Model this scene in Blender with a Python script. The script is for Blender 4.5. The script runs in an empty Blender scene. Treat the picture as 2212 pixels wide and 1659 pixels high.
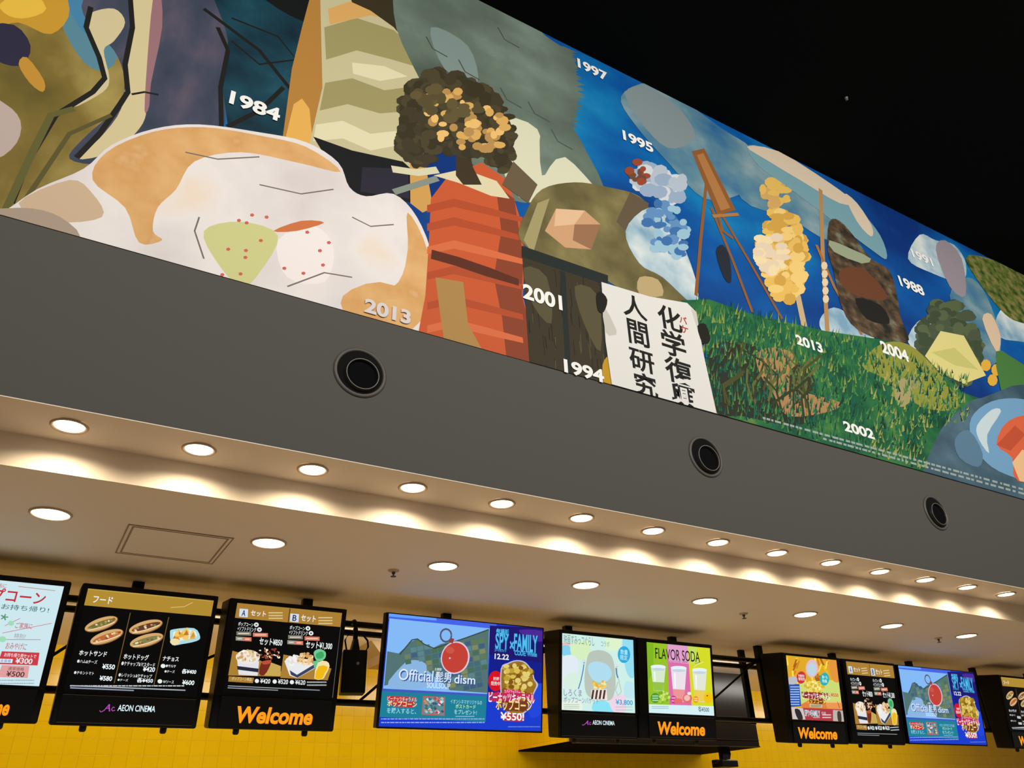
import bpy, bmesh, math, random
from mathutils import Vector, Matrix
random.seed(11)
scene = bpy.context.scene
C = scene.collection

# ------------------------------------------------------------------ camera
CAM = Vector((0.0, 0.0, 1.6))
YAW, PITCH, ROLL, FPX, TILT = 0.5458331, 0.51039221, -0.03352537, 1702.9, 0.12245693
_fw = Vector((math.sin(YAW)*math.cos(PITCH), math.cos(YAW)*math.cos(PITCH), math.sin(PITCH)))
_r = Vector((math.cos(YAW), -math.sin(YAW), 0)); _u = _r.cross(_fw)
RT = _r*math.cos(ROLL) + _u*math.sin(ROLL)
UP = -_r*math.sin(ROLL) + _u*math.cos(ROLL)
cd = bpy.data.cameras.new('camera'); cam = bpy.data.objects.new('camera', cd); C.objects.link(cam)
cam.matrix_world = Matrix(((RT.x, UP.x, -_fw.x, CAM.x), (RT.y, UP.y, -_fw.y, CAM.y), (RT.z, UP.z, -_fw.z, CAM.z), (0, 0, 0, 1)))
cd.sensor_width = 36; cd.lens = FPX/2212*36; cd.clip_start = .05; cd.clip_end = 100
scene.camera = cam
# ------------------------------------------------------------------ world, exposure, added lamps
w = bpy.data.worlds.new('world'); scene.world = w; w.use_nodes = True
w.node_tree.nodes['Background'].inputs[0].default_value = (1.0, .86, .70, 1)
w.node_tree.nodes['Background'].inputs[1].default_value = .125
vs = scene.view_settings
vs.view_transform = 'Standard'; vs.look = 'None'; vs.gamma = 1; vs.use_curve_mapping = False; vs.exposure = 0.0

def lamp(name, kind, loc, energy, color, parent=None, aim=None, **kw):
    d = bpy.data.lights.new(name, kind); d.energy = energy; d.color = color
    for k, v in kw.items(): setattr(d, k, v)
    o = bpy.data.objects.new(name, d); C.objects.link(o)
    o.location = loc
    if aim is not None:
        o.rotation_euler = (Vector(aim)-Vector(loc)).to_track_quat('-Z', 'Y').to_euler()
    if parent: o.parent = parent
    return o
# unseen lamps added on the lobby side to light the printed mural
for i in range(6):
    x = -2.6+2.4*i
    lamp('mural_fill_light', 'AREA', (x, -2.6, 6.2), 62, (1.0, .97, .91), aim=(x+.2, 3.27, 4.3), shape='RECTANGLE', size=2.2, size_y=.5, spread=math.radians(120))
# unseen lamps added behind the hanging displays to brighten the tiled wall
for i in range(6):
    x = -.9+2.1*i
    lamp('tile_fill_light', 'AREA', (x, 5.9, 2.93), 19, (1.0, .95, .86), aim=(x, 6.9, 1.6), shape='RECTANGLE', size=1.9, size_y=.25)

# ------------------------------------------------------------------ helpers
def lin(c):
    return tuple((v/255/12.92 if v/255 <= .04045 else ((v/255+.055)/1.055)**2.4) for v in c)
MATS = {}
def mat(name, rgb, rough=.55, emit=0.0, metal=0.0, spec=.35, noise=None):
    """noise = (scale, [(pos, rgb), ...]) for a two- or three-tone mottled colour"""
    if name in MATS: return MATS[name]
    m = bpy.data.materials.new(name); m.use_nodes = True
    nt = m.node_tree; b = nt.nodes['Principled BSDF']
    col = (*lin(rgb), 1)
    b.inputs['Base Color'].default_value = col if not emit else (.002, .002, .002, 1)
    b.inputs['Roughness'].default_value = rough; b.inputs['Metallic'].default_value = metal
    b.inputs['Specular IOR Level'].default_value = spec
    if emit:
        b.inputs['Emission Color'].default_value = col; b.inputs['Emission Strength'].default_value = emit
    if noise:
        tc = nt.nodes.new('ShaderNodeTexCoord'); nz = nt.nodes.new('ShaderNodeTexNoise'); cr = nt.nodes.new('ShaderNodeValToRGB')
        mp = nt.nodes.new('ShaderNodeMapping')
        nt.links.new(tc.outputs['Object'], mp.inputs['Vector']); nt.links.new(mp.outputs['Vector'], nz.inputs['Vector'])
        sc = noise[0]
        if isinstance(sc, tuple): mp.inputs['Scale'].default_value = sc; sc = 1
        nz.inputs['Scale'].default_value = sc; nz.inputs['Detail'].default_value = 6
        els = cr.color_ramp.elements
        while len(els) < len(noise[1]): els.new(.5)
        for e, (p, c) in zip(els, noise[1]): e.position = p; e.color = (*lin(c), 1)
        nt.links.new(nz.outputs['Fac'], cr.inputs['Fac']); nt.links.new(cr.outputs['Color'], b.inputs['Base Color'])
    MATS[name] = m
    return m
def E(r, g, b, s=1.0):                      # colour of a lit display
    return mat('display_%d_%d_%d_%d' % (r, g, b, int(s*10)), (r, g, b), .3, emit=s, spec=.08)
def P(r, g, b):                             # printing ink
    return mat('ink_%d_%d_%d' % (r, g, b), (r, g, b), .6, spec=.15)

class MB:
    """collects shapes for ONE mesh object"""
    def __init__(s): s.bm = bmesh.new(); s.mats = []
    def mi(s, m):
        if m not in s.mats: s.mats.append(m)
        return s.mats.index(m)
    def face(s, pts, m):
        try: f = s.bm.faces.new([s.bm.verts.new(p) for p in pts])
        except ValueError: return
        f.material_index = s.mi(m); return f
    def box(s, a, b, m):
        x0, y0, z0 = a; x1, y1, z1 = b
        v = [s.bm.verts.new(p) for p in ((x0,y0,z0),(x1,y0,z0),(x1,y1,z0),(x0,y1,z0),(x0,y0,z1),(x1,y0,z1),(x1,y1,z1),(x0,y1,z1))]
        for q in ((3,2,1,0),(4,5,6,7),(0,1,5,4),(1,2,6,5),(2,3,7,6),(3,0,4,7)):
            f = s.bm.faces.new([v[i] for i in q]); f.material_index = s.mi(m)
    def prism(s, prof, y0, y1, m):          # profile in x,z pushed through y
        a = [s.bm.verts.new((x, y0, z)) for x, z in prof]; b = [s.bm.verts.new((x, y1, z)) for x, z in prof]
        n = len(prof); k = s.mi(m)
        for fs in (a, b[::-1]): s.bm.faces.new(fs).material_index = k
        for i in range(n): s.bm.faces.new((a[i], b[i], b[(i+1)%n], a[(i+1)%n])).material_index = k
    def tube(s, pts, r, m, n=10, caps=True):
        pts = [Vector(p) for p in pts]; rings = []; k = s.mi(m)
        for i, p in enumerate(pts):
            t = (pts[min(i+1, len(pts)-1)]-pts[max(i-1, 0)]).normalized()
            a = t.cross(Vector((0, 0, 1)) if abs(t.z) < .9 else Vector((1, 0, 0))).normalized(); b = t.cross(a)
            rings.append([s.bm.verts.new(p+(a*math.cos(2*math.pi*j/n)+b*math.sin(2*math.pi*j/n))*r) for j in range(n)])
        for A, B in zip(rings, rings[1:]):
            for j in range(n):
                f = s.bm.faces.new((A[j], A[(j+1)%n], B[(j+1)%n], B[j])); f.material_index = k; f.smooth = True
        if caps:
            s.bm.faces.new(rings[0][::-1]).material_index = k; s.bm.faces.new(rings[-1]).material_index = k
    def lathe(s, prof, m, n=40, axis='z', o=(0, 0, 0), closed=False):
        k = s.mi(m); rings = []
        for r, h in prof:
            ring = []
            for j in range(n):
                c, t = r*math.cos(2*math.pi*j/n), r*math.sin(2*math.pi*j/n)
                p = (c, t, h) if axis == 'z' else (c, h, t)
                ring.append(s.bm.verts.new((p[0]+o[0], p[1]+o[1], p[2]+o[2])))
            rings.append(ring)
        prs = list(zip(rings, rings[1:]))+([(rings[-1], rings[0])] if closed else [])
        for A, B in prs:
            for j in range(n):
                f = s.bm.faces.new((A[j], A[(j+1)%n], B[(j+1)%n], B[j])); f.material_index = k; f.smooth = True
        if not closed:
            for ring, (r, h) in ((rings[0], prof[0]), (rings[-1], prof[-1])):
                if r < .004: s.bm.faces.new(ring).material_index = k
    def build(s, name, parent=None, normals=True):
        if normals: bmesh.ops.recalc_face_normals(s.bm, faces=s.bm.faces)
        me = bpy.data.meshes.new(name); s.bm.to_mesh(me); s.bm.free()
        for m in s.mats: me.materials.append(m)
        o = bpy.data.objects.new(name, me); C.objects.link(o)
        if parent: o.parent = parent
        return o
def bevel(o, wd, seg=2):
    md = o.modifiers.new('bevel', 'BEVEL'); md.width = wd; md.segments = seg; md.limit_method = 'ANGLE'
    return o
def tag(o, label, cat, group=None):
    o['label'] = label; o['category'] = cat
    if group: o['group'] = group
    return o
def struct(o): o['kind'] = 'structure'; return o
def empty(name, loc, label, cat, group=None, rot=(0, 0, 0)):
    o = bpy.data.objects.new(name, None); C.objects.link(o); o.location = loc; o.rotation_euler = rot
    o.empty_display_size = .1
    return tag(o, label, cat, group)

# text as mesh, fitted to a box
_TX = {}
def text_mesh(s, bold=.0, shear=.0):
    key = (s, bold, shear)
    if key in _TX: return _TX[key]
    cu = bpy.data.curves.new('lettering', 'FONT'); cu.body = s; cu.resolution_u = 4; cu.offset = bold; cu.shear = shear
    ob = bpy.data.objects.new('lettering', cu); C.objects.link(ob)
    dg = bpy.context.evaluated_depsgraph_get(); me = bpy.data.meshes.new_from_object(ob.evaluated_get(dg))
    vs_ = [v.co.copy() for v in me.vertices]; fs = [tuple(p.vertices) for p in me.polygons]
    bpy.data.objects.remove(ob); bpy.data.curves.remove(cu); bpy.data.meshes.remove(me)
    if not vs_: _TX[key] = ([], []); return _TX[key]
    x0 = min(v.x for v in vs_); x1 = max(v.x for v in vs_); y0 = min(v.y for v in vs_); y1 = max(v.y for v in vs_)
    _TX[key] = ([((v.x-x0)/max(x1-x0, 1e-6), (v.y-y0)/max(y1-y0, 1e-6)) for v in vs_], fs)
    return _TX[key]

def smooth(pts, n=5):
    out = []; N = len(pts)
    for i in range(N):
        p0, p1, p2, p3 = (pts[(i+j-1) % N] for j in range(4))
        for k in range(n):
            t = k/n
            out.append(tuple(.5*((2*p1[a])+(-p0[a]+p2[a])*t+(2*p0[a]-5*p1[a]+4*p2[a]-p3[a])*t*t+(-p0[a]+3*p1[a]-3*p2[a]+p3[a])*t**3) for a in (0, 1)))
    return out

def ray(px, py):
    return RT*((px-1106)/FPX) + UP*(-(py-829.5)/FPX) + _fw
def on_y(px, py, Y):                        # where the sight line meets a wall at depth Y
    d = ray(px, py); return CAM + d*(Y/d.y)
def on_z(px, py, Z):
    d = ray(px, py); return CAM + d*((Z-CAM.z)/d.z)
# the hanging displays share one plane that leans forward by TILT
SN = Vector((0, math.cos(TILT), math.sin(TILT))); SU = Vector((0, -math.sin(TILT), math.cos(TILT)))
SD = 4.95*math.cos(TILT)+.9*math.sin(TILT)
def on_screen(px, py):
    d = ray(px, py); q = d*(SD/d.dot(SN)); return (q.x, q.dot(SU))
def plane_pt(x, v): return CAM + Vector((x, 0, 0)) + SN*SD + SU*v

class Flat(MB):
    """flat artwork: layered shapes, given in photograph pixels, on one flat surface"""
    def __init__(s, f, eps=.00025, start=0.0, aff=(1, 0, 1, 0), z=None):
        super().__init__(); s.f = f; s.k = 0; s.n = 0; s.i = 0; s.bf = 1.0; s.eps = eps; s.start = start; s.aff = aff; s.Z = z
    def pt(s, p):
        if s.Z: p = s.Z(*p)
        x, z = s.f(*p); a = s.aff
        return (x*a[0]+a[1], z*a[2]+a[3])
    def begin(s, n): s.n = n; s.i = 0          # a crowd of small shapes shares n layers
    def end(s): s.k += s.n; s.n = 0
    def lay(s):
        if s.n: s.i += 1; return -s.start - (s.k+1+s.i % s.n)*s.eps
        s.k += 1; return -s.start - s.k*s.eps
    def raw(s, pts, m):
        y = s.lay()
        return s.face([(x, y, z) for x, z in pts], m)
    def poly(s, pts, m, sm=0): s.raw([s.pt(p) for p in (smooth(pts, sm) if sm else pts)], m)
    def ell(s, cx, cy, rx, ry, m, rot=0, n=28):
        c, t = math.cos(rot), math.sin(rot)
        s.poly([(cx+rx*math.cos(a)*c-ry*math.sin(a)*t, cy+rx*math.cos(a)*t+ry*math.sin(a)*c) for a in (2*math.pi*i/n for i in range(n))], m)
    def line(s, pts, wd, m):
        q = [Vector(s.pt(p)) for p in pts]; L = []; R = []
        for i, p in enumerate(q):
            t = (q[min(i+1, len(q)-1)]-q[max(i-1, 0)]).normalized(); nrm = Vector((-t.y, t.x))*wd/2
            L.append(p+nrm); R.append(p-nrm)
        y = s.lay(); k = s.mi(m); V = [(s.bm.verts.new((a.x, y, a.y)), s.bm.verts.new((b.x, y, b.y))) for a, b in zip(L, R)]
        for (a, b), (c, d) in zip(V, V[1:]):
            try: s.bm.faces.new((a, b, d, c)).material_index = k
            except ValueError: pass
    def text(s, st, bl, tr, m, bold=.0, shear=.0):
        (x0, z0), (x1, z1) = s.pt(bl), s.pt(tr)
        y = s.lay()
        vs_, fs = text_mesh(st, round(bold*s.bf, 4), shear); k = s.mi(m)
        V = [s.bm.verts.new((x0+a*(x1-x0), y, z0+b*(z1-z0))) for a, b in vs_]
        for f in fs:
            try: s.bm.faces.new([V[i] for i in f]).material_index = k
            except ValueError: pass
    def otext(s, st, bl, tr, m, mo, o=.02, bold=.01, shear=0):      # outlined lettering
        s.text(st, (bl[0]-o*8, bl[1]+o*8), (tr[0]+o*8, tr[1]-o*8), mo, bold+o*2, shear); s.text(st, bl, tr, m, bold, shear)
    def pops(s, cx, cy, rx, ry, n, cols, r):
        for i in range(n):
            a = random.uniform(0, 6.283); q = math.sqrt(random.random())
            s.ell(cx+rx*q*math.cos(a), cy+ry*q*math.sin(a), r*random.uniform(.7, 1.15), r*random.uniform(.7, 1.15), random.choice(cols), n=9)
    def fine(s, p0, p1, rows, m, h=.6, seed=1):                     # rows of print too small to read
        rn = random.Random(seed)
        (xa, ya), (xb, yb) = p0, p1
        for i in range(rows):
            yy = ya+(yb-ya)*i/max(rows-1, 1) if rows > 1 else ya; x = xa
            while x < xb:
                ww = rn.uniform(.01, .045)*(xb-xa); x2 = min(x+ww, xb)
                s.poly([(x, yy-h), (x2, yy-h), (x2, yy+h), (x, yy+h)], m); x = x2+(xb-xa)*.006
def facing(o):                               # flat artwork faces the room
    me = o.data
    bm = bmesh.new(); bm.from_mesh(me)
    for f in bm.faces:
        f.normal_update()
        if f.normal.y > 0: f.normal_flip()
    bm.to_mesh(me); bm.free(); return o

# ------------------------------------------------------------------ materials
M = {}
M['fascia'] = mat('grey_fascia_paint', (80, 78, 73), .7, spec=.2)
M['cream'] = mat('cream_soffit_paint', (238, 224, 205), .6, spec=.2)
M['black'] = mat('black_ceiling_paint', (10, 12, 12), .9, spec=.05)
M['floor'] = mat('pale_floor', (190, 176, 158), .5)
M['case'] = mat('black_casing', (7, 7, 7), .45, spec=.2)
M['truss'] = mat('black_truss_paint', (7, 7, 7), .4, spec=.25)
M['dark'] = mat('dark_brown_panel', (30, 24, 18), .22, spec=.3)
M['rim'] = mat('satin_metal_edge', (150, 140, 125), .25, metal=1)
M['ring'] = mat('white_trim_ring', (196, 172, 142), .5)
M['lens'] = mat('lamp_lens', (255, 240, 215), .5, emit=7)
M['grille'] = mat('dark_duct', (26, 26, 25), .45)
M['ventring'] = mat('grey_vent_ring', (82, 78, 72), .5)
M['beige'] = mat('beige_metal_box', (170, 140, 95), .5)
# yellow glazed tile
mt = bpy.data.materials.new('yellow_glazed_tile'); mt.use_nodes = True; nt = mt.node_tree; b = nt.nodes['Principled BSDF']
tc = nt.nodes.new('ShaderNodeTexCoord'); sep = nt.nodes.new('ShaderNodeSeparateXYZ'); cmb = nt.nodes.new('ShaderNodeCombineXYZ'); ad = nt.nodes.new('ShaderNodeMath')
nt.links.new(tc.outputs['Object'], sep.inputs[0]); nt.links.new(sep.outputs[0], ad.inputs[0]); nt.links.new(sep.outputs[1], ad.inputs[1])
nt.links.new(ad.outputs[0], cmb.inputs[0]); nt.links.new(sep.outputs[2], cmb.inputs[1])
br = nt.nodes.new('ShaderNodeTexBrick'); br.offset = 0; br.inputs['Scale'].default_value = 1
br.inputs['Brick Width'].default_value = .114; br.inputs['Row Height'].default_value = .114; br.inputs['Mortar Size'].default_value = .0019; br.inputs['Mortar Smooth'].default_value = .3
br.inputs['Color1'].default_value = (*lin((250, 203, 6)), 1); br.inputs['Color2'].default_value = (*lin((246, 198, 5)), 1); br.inputs['Mortar'].default_value = (*lin((222, 176, 12)), 1)
nt.links.new(cmb.outputs[0], br.inputs['Vector']); nt.links.new(br.outputs['Color'], b.inputs['Base Color'])
bp = nt.nodes.new('ShaderNodeBump'); bp.inputs['Strength'].default_value = .25; bp.inputs['Distance'].default_value = .004; bp.invert = True
nt.links.new(br.outputs['Fac'], bp.inputs['Height']); nt.links.new(bp.outputs[0], b.inputs['Normal'])
b.inputs['Roughness'].default_value = .16; b.inputs['Specular IOR Level'].default_value = .4
M['tile'] = mt

# ------------------------------------------------------------------ room shell
YF, YW = 3.267, 7.358                        # fascia plane, tiled back wall
ZA, ZB, ZM0, ZM1 = 3.1, 2.954, 3.914, 6.972  # front soffit, counter ceiling, mural bottom and top
XL, XR = -3.5, 15.5
o = MB(); o.box((XL, -7, -.1), (XR, YW+.2, 0), M['floor']); struct(o.build('floor'))
o = MB(); o.box((XL, YW, 0), (XR, YW+.15, ZB+.3), M['tile']); struct(o.build('wall_back'))
o = MB(); o.box((XL, YF, ZA), (XR, YF+.1, ZM1), M['fascia']); struct(o.build('wall_front'))
o = MB(); o.box((XL, YF+.1, ZA), (XR, 3.615, ZA+.12), M['cream'])
o.box((XL, YF+.0005, ZA), (XR, YF+.1, ZA-.004), M['cream']); struct(o.build('trim_1'))
o = MB(); o.box((XL, 3.615, ZB), (XR, 3.66, ZA+.12), M['cream']); struct(o.build('trim_2'))
o = MB(); o.box((XL, 3.66, ZB), (XR, YW, ZB+.15), M['cream']); struct(o.build('ceiling_counter'))
o = MB(); o.box((XL, -7, ZM1), (XR, YF+.1, ZM1+.1), M['black']); struct(o.build('ceiling_lobby'))
# boxed-out bulkhead on the back wall: tiled left side, dark front, black underside
o = MB(); o.box((4.40, 6.50, 2.25), (6.80, YW, ZB), M['tile']); bh = struct(o.build('wall_bulkhead'))
o = MB(); o.box((4.43, 6.47, 2.235), (6.80, 6.50, ZB), M['dark'])
o.box((4.43, 6.462, 2.30), (6.80, 6.47, 2.306), M['rim']); o.box((4.43, 6.462, 2.47), (6.80, 6.47, 2.474), M['rim']); o.box((5.9, 6.464, 2.24), (5.91, 6.47, ZB), M['case'])
o.box((4.40, 6.47, 2.235), (6.80, YW, 2.25), mat('matte_black_underside', (6, 6, 6), .9, spec=.03)); o.box((4.43, 6.46, 2.235), (6.80, 6.47, 2.246), M['rim'])
f = o.build('front_panel', bh); f['label'] = 'dark glossy front and black underside'

# ------------------------------------------------------------------ mural
def on_mural(px, py):
    q = on_y(px, py, YF); return (q.x, q.z)
mu = empty('printed_mural', (0, YF, 0), 'long printed landscape mural with white year numbers above the grey fascia', 'mural')
A = Flat(on_mural, eps=.000004, start=.004)
SKY = mat('mural_sky', (0, 70, 150), .6, spec=.15, noise=((.55, 1, .9), [(.36, (0, 48, 120)), (.52, (0, 84, 160)), (.62, (12, 120, 178)), (.72, (70, 160, 190))]))
SAND = mat('mural_sand', (130, 110, 50), .6, spec=.15, noise=((1.6, 1, 1.2), [(.34, (84, 76, 30)), (.5, (122, 104, 44)), (.64, (168, 150, 84)), (.76, (176, 140, 50))]))
MOUND = mat('mural_mound', (225, 218, 215), .6, spec=.15, noise=((2.2, 1, 2.0), [(.3, (214, 206, 206)), (.6, (232, 226, 224)), (.8, (236, 214, 188))]))
PEACH = mat('mural_peach', (214, 164, 104), .6, spec=.15, noise=((5, 1, 5), [(.35, (224, 178, 120)), (.6, (210, 158, 96)), (.75, (226, 190, 146))]))
SLATE = mat('mural_slate', (66, 72, 92), .6, spec=.15, noise=((4, 1, 2), [(.32, (44, 58, 72)), (.5, (66, 70, 90)), (.68, (96, 86, 100))]))
TEAL = mat('mural_teal', (18, 58, 74), .6, spec=.15, noise=((3, 1, 3), [(.35, (10, 38, 52)), (.6, (20, 66, 82)), (.75, (40, 88, 108))]))
GREY = mat('mural_grey_green', (96, 112, 102), .6, spec=.15, noise=((1.2, 1, 1.6), [(.34, (78, 92, 82)), (.55, (104, 120, 108)), (.7, (128, 146, 138))]))
OLIVE = mat('mural_olive', (112, 102, 64), .6, spec=.15, noise=((3, 1, 3), [(.38, (98, 90, 54)), (.55, (120, 110, 70)), (.68, (140, 130, 84))]))
GRASS = mat('mural_grass', (30, 96, 56), .6, spec=.15, noise=((2.5, 1, 3.5), [(.3, (10, 58, 44)), (.48, (24, 92, 56)), (.62, (52, 118, 62)), (.76, (120, 140, 60))]))
ROCKS = mat('mural_rock_stack', (72, 62, 48), .6, spec=.15, noise=((7, 1, 9), [(.34, (34, 34, 28)), (.48, (70, 58, 44)), (.58, (98, 76, 54)), (.7, (110, 122, 106))]))
CLOUD = mat('mural_cloud', (190, 205, 210), .6, spec=.15, noise=((3, 1, 3), [(.34, (120, 160, 185)), (.5, (176, 198, 208)), (.64, (218, 224, 222))]))
HAZE = mat('mural_haze', (90, 130, 150), .6, spec=.15, noise=((1.6, 1, 2.2), [(.3, (28, 96, 150)), (.5, (92, 134, 152)), (.66, (140, 162, 168)), (.8, (60, 140, 180))]))
WATER = mat('mural_water', (70, 96, 112), .6, spec=.15, noise=((2, 1, 3), [(.35, (52, 78, 92)), (.6, (76, 104, 120)), (.75, (96, 126, 142))]))
ORANGE = P(196, 88, 48); ORD = P(136, 64, 40); ORL = P(212, 108, 66); INK = P(24, 24, 22)
A.raw([(XL+.4, ZM0-.3), (13.5, ZM0-.3), (13.5, ZM1+.3), (XL+.4, ZM1+.3)], SKY)
# left: sandy ground with blue haze and yellow foliage, slate cliffs, dark teal
A.poly([(-500, 520), (-400, -400), (260, -300), (290, 0), (270, 200), (200, 360), (60, 500), (-100, 520)], SAND)
A.poly([(110, -60), (260, -80), (255, 120), (200, 150), (140, 70)], P(84, 132, 150), 4)
A.poly([(130, -60), (230, -70), (215, 60), (170, 60)], P(66, 128, 166), 4)
A.poly([(-60, -60), (95, -80), (150, 20), (110, 75), (40, 50), (-20, 60), (-80, 20)], P(196, 148, 44), 4)
A.poly([(0, 10), (60, -20), (100, 20), (60, 40), (20, 36)], P(226, 184, 66), 3)
A.poly([(-40, 60), (30, 55), (66, 100), (50, 140), (10, 140), (-40, 110)], P(40, 38, 62), 3)
A.poly([(40, 140), (58, 125), (95, 175), (92, 200), (64, 180)], P(190, 140, 50), 3)
A.poly([(-60, 200), (10, 225), (44, 262), (36, 310), (-10, 345), (-70, 330)], P(186, 168, 160), 3)
A.poly([(440, -120), (760, -160), (720, 60), (650, 190), (640, 330), (500, 330), (470, 120)], TEAL)
A.poly([(520, -60), (660, -80), (740, 30), (700, 60), (600, 20)], P(14, 18, 20), 4)
A.poly([(180, 0), (270, -60), (420, -90), (462, 0), (492, 90), (478, 160), (476, 290), (330, 330), (225, 356), (150, 344), (180, 300), (255, 230), (268, 170), (246, 110), (196, 60)], SLATE, 4)
A.poly([(195, 30), (246, 20), (270, 50), (246, 90), (224, 110), (236, 170), (222, 200), (160, 232), (222, 176), (205, 110), (186, 60)], P(206, 192, 150), 4)
A.poly([(284, -30), (345, -40), (330, 60), (320, 140), (318, 230), (300, 280), (240, 330), (168, 344), (215, 300), (262, 235), (272, 150), (282, 60)], P(208, 194, 150), 4)
A.poly([(330, 0), (345, -20), (350, 60), (326, 180), (322, 230), (312, 240), (318, 130)], P(150, 110, 116), 3)
for q in ([(280, -20), (286, 60), (270, 140), (276, 200), (258, 228), (215, 290), (165, 342)], [(196, 16), (186, 60), (214, 125), (226, 170), (200, 200), (120, 250), (60, 350), (25, 440)], [(470, 60), (492, 110), (476, 190), (478, 280)], [(440, 20), (560, 110), (640, 210), (650, 290)], [(490, 275), (560, 240), (612, 190)]):
    A.line(q, .025, INK)
A.line([(500, 40), (600, 80), (640, 130), (560, 140), (500, 90)], .014, INK)
A.line([(284, 205), (312, 200), (342, 206)], .012, INK)
A.line([(30, 470), (110, 350), (150, 290), (240, 250)], .02, P(88, 82, 40)); A.line([(10, 460), (70, 330), (110, 250), (160, 236)], .03, P(96, 92, 44))
# sandstone strata, cream, tan and dark
A.poly([(606, 330), (618, 240), (630, 150), (652, 60), (668, 0), (722, -30), (722, 120), (708, 220), (700, 330)], P(176, 126, 58))
A.poly([(616, 300), (634, 226), (652, 214), (668, 236), (676, 320)], P(226, 172, 84))
A.poly([(690, -60), (900, -60), (930, 170), (905, 260), (890, 380), (780, 372), (668, 312), (696, 190)], P(196, 188, 148))
A.poly([(700, 60), (770, 40), (850, 66), (912, 120), (916, 150), (840, 128), (770, 110), (704, 130)], P(156, 148, 98))
A.poly([(702, 180), (760, 170), (830, 196), (905, 186), (900, 240), (820, 246), (750, 226), (690, 240)], P(156, 148, 98))
A.poly([(682, 270), (740, 262), (800, 290), (890, 280), (886, 310), (800, 326), (740, 300), (676, 306)], P(222, 214, 178))
A.poly([(760, 136), (830, 144), (880, 166), (820, 176), (762, 160)], P(222, 214, 178))
A.poly([(708, 20), (800, -10), (880, 20), (890, 52), (800, 34), (712, 54)], P(214, 166, 96))
A.poly([(676, 296), (760, 326), (870, 350), (925, 400), (905, 440), (770, 425), (715, 360)], P(20, 22, 24))
A.poly([(782, 362), (880, 366), (884, 430), (778, 415)], P(40, 38, 52))
A.poly([(884, 290), (905, 280), (935, 450), (912, 460), (886, 440)], P(204, 156, 84))
A.poly([(735, -60), (900, -80), (916, 60), (880, 96), (850, 60), (800, 24), (760, 6)], P(56, 48, 30))
# pale mountain with snow foot
A.poly([(880, -120), (1100, -60), (1160, 60), (1230, 115), (1244, 160), (1246, 230), (1236, 270), (1262, 320), (1302, 425), (1180, 440), (1080, 420), (980, 300), (900, 160), (850, 30)], GREY, 4)
for i in range(46):
    t = i/45; x = 1228+16*math.sin(t*3.0); y = 105+170*t
    A.poly([(x-14, y-5), (x-14, y+7), (x+random.uniform(8, 20), y+random.uniform(0, 12))], GREY)
A.poly([(930, 60), (1010, 100), (1030, 180), (960, 150)], P(124, 142, 138), 4)
A.poly([(1095, 262), (1160, 280), (1180, 350), (1220, 340), (1280, 400), (1300, 430), (1150, 440), (1090, 380)], P(214, 214, 186), 3)
A.poly([(1170, 270), (1225, 262), (1250, 330), (1200, 345), (1170, 380)], GREY, 3)
for x, y in ((920, 80), (1080, 190), (1140, 220), (990, 130), (1190, 280), (1075, 60)):
    A.line([(x, y), (x+14, y+26), (x+46, y+44)], .012, P(70, 80, 72))
# white-peach mound
A.poly([(-300, 540), (-40, 480), (80, 410), (180, 366), (240, 315), (330, 280), (430, 270), (560, 287), (660, 308), (730, 352), (754, 405), (790, 425), (850, 420), (900, 470), (934, 560), (928, 640), (905, 730), (700, 700), (300, 560)], MOUND, 4)
A.poly([(230, 330), (330, 286), (440, 276), (560, 294), (660, 318), (735, 372), (640, 352), (520, 330), (420, 350), (380, 410), (340, 450), (330, 500), (350, 520), (300, 525), (270, 450), (200, 390)], PEACH, 4)
A.poly([(880, 460), (922, 540), (920, 640), (900, 700), (790, 670), (860, 610), (880, 540)], PEACH, 4)
A.poly([(740, 640), (820, 610), (900, 650), (890, 712), (760, 690)], PEACH, 3)
A.poly([(40, 440), (150, 390), (200, 420), (220, 470), (120, 480)], P(202, 176, 146), 4)
A.poly([(-120, 470), (40, 450), (130, 470), (160, 520), (-80, 500)], P(168, 150, 132), 4)
A.poly([(440, 500), (520, 480), (600, 510), (560, 590), (520, 620), (470, 570)], P(204, 204, 140), 4)
A.poly([(600, 520), (680, 490), (720, 540), (700, 610), (620, 600)], P(240, 232, 230), 4); A.poly([(590, 500), (650, 478), (700, 482), (640, 500)], P(206, 116, 66), 3)
for i in range(16):
    x, y = random.uniform(470, 720), random.uniform(455, 600)
    A.ell(x, y, 5, 4, P(206, 98, 84), n=5)
for q in ([(400, 330), (470, 345), (560, 340)], [(560, 400), (650, 420), (720, 410)], [(760, 470), (800, 490), (850, 486)], [(620, 620), (700, 590), (760, 600)], [(440, 560), (420, 500), (430, 470)]):
    A.line(q, .008, P(120, 108, 100))
# orange sandstone terraces below a dark autumn tree
A.poly([(900, 735), (918, 640), (926, 520), (930, 430), (968, 380), (1040, 352), (1096, 390), (1122, 470), (1134, 560), (1128, 640), (1150, 720), (1152, 820)], ORANGE)
A.poly([(1070, 400), (1110, 430), (1130, 560), (1126, 640), (1150, 720), (1150, 810), (1096, 800), (1084, 690), (1066, 600), (1082, 500)], ORD)
for y in (430, 470, 520, 575, 640, 690):
    A.poly([(922, y+14), (980, y), (1050, y+18), (1128, y+40), (1130, y+52), (1050, y+34), (980, y+18), (922, y+30)], random.choice([ORL, P(176, 76, 42), ORL]))
A.poly([(936, 380), (1000, 366), (1072, 392), (1100, 430), (1060, 424), (990, 396)], P(220, 208, 172))
A.poly([(932, 540), (990, 556), (1060, 580), (1120, 604), (1120, 618), (1050, 598), (980, 574), (930, 560)], P(90, 44, 28))
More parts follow.
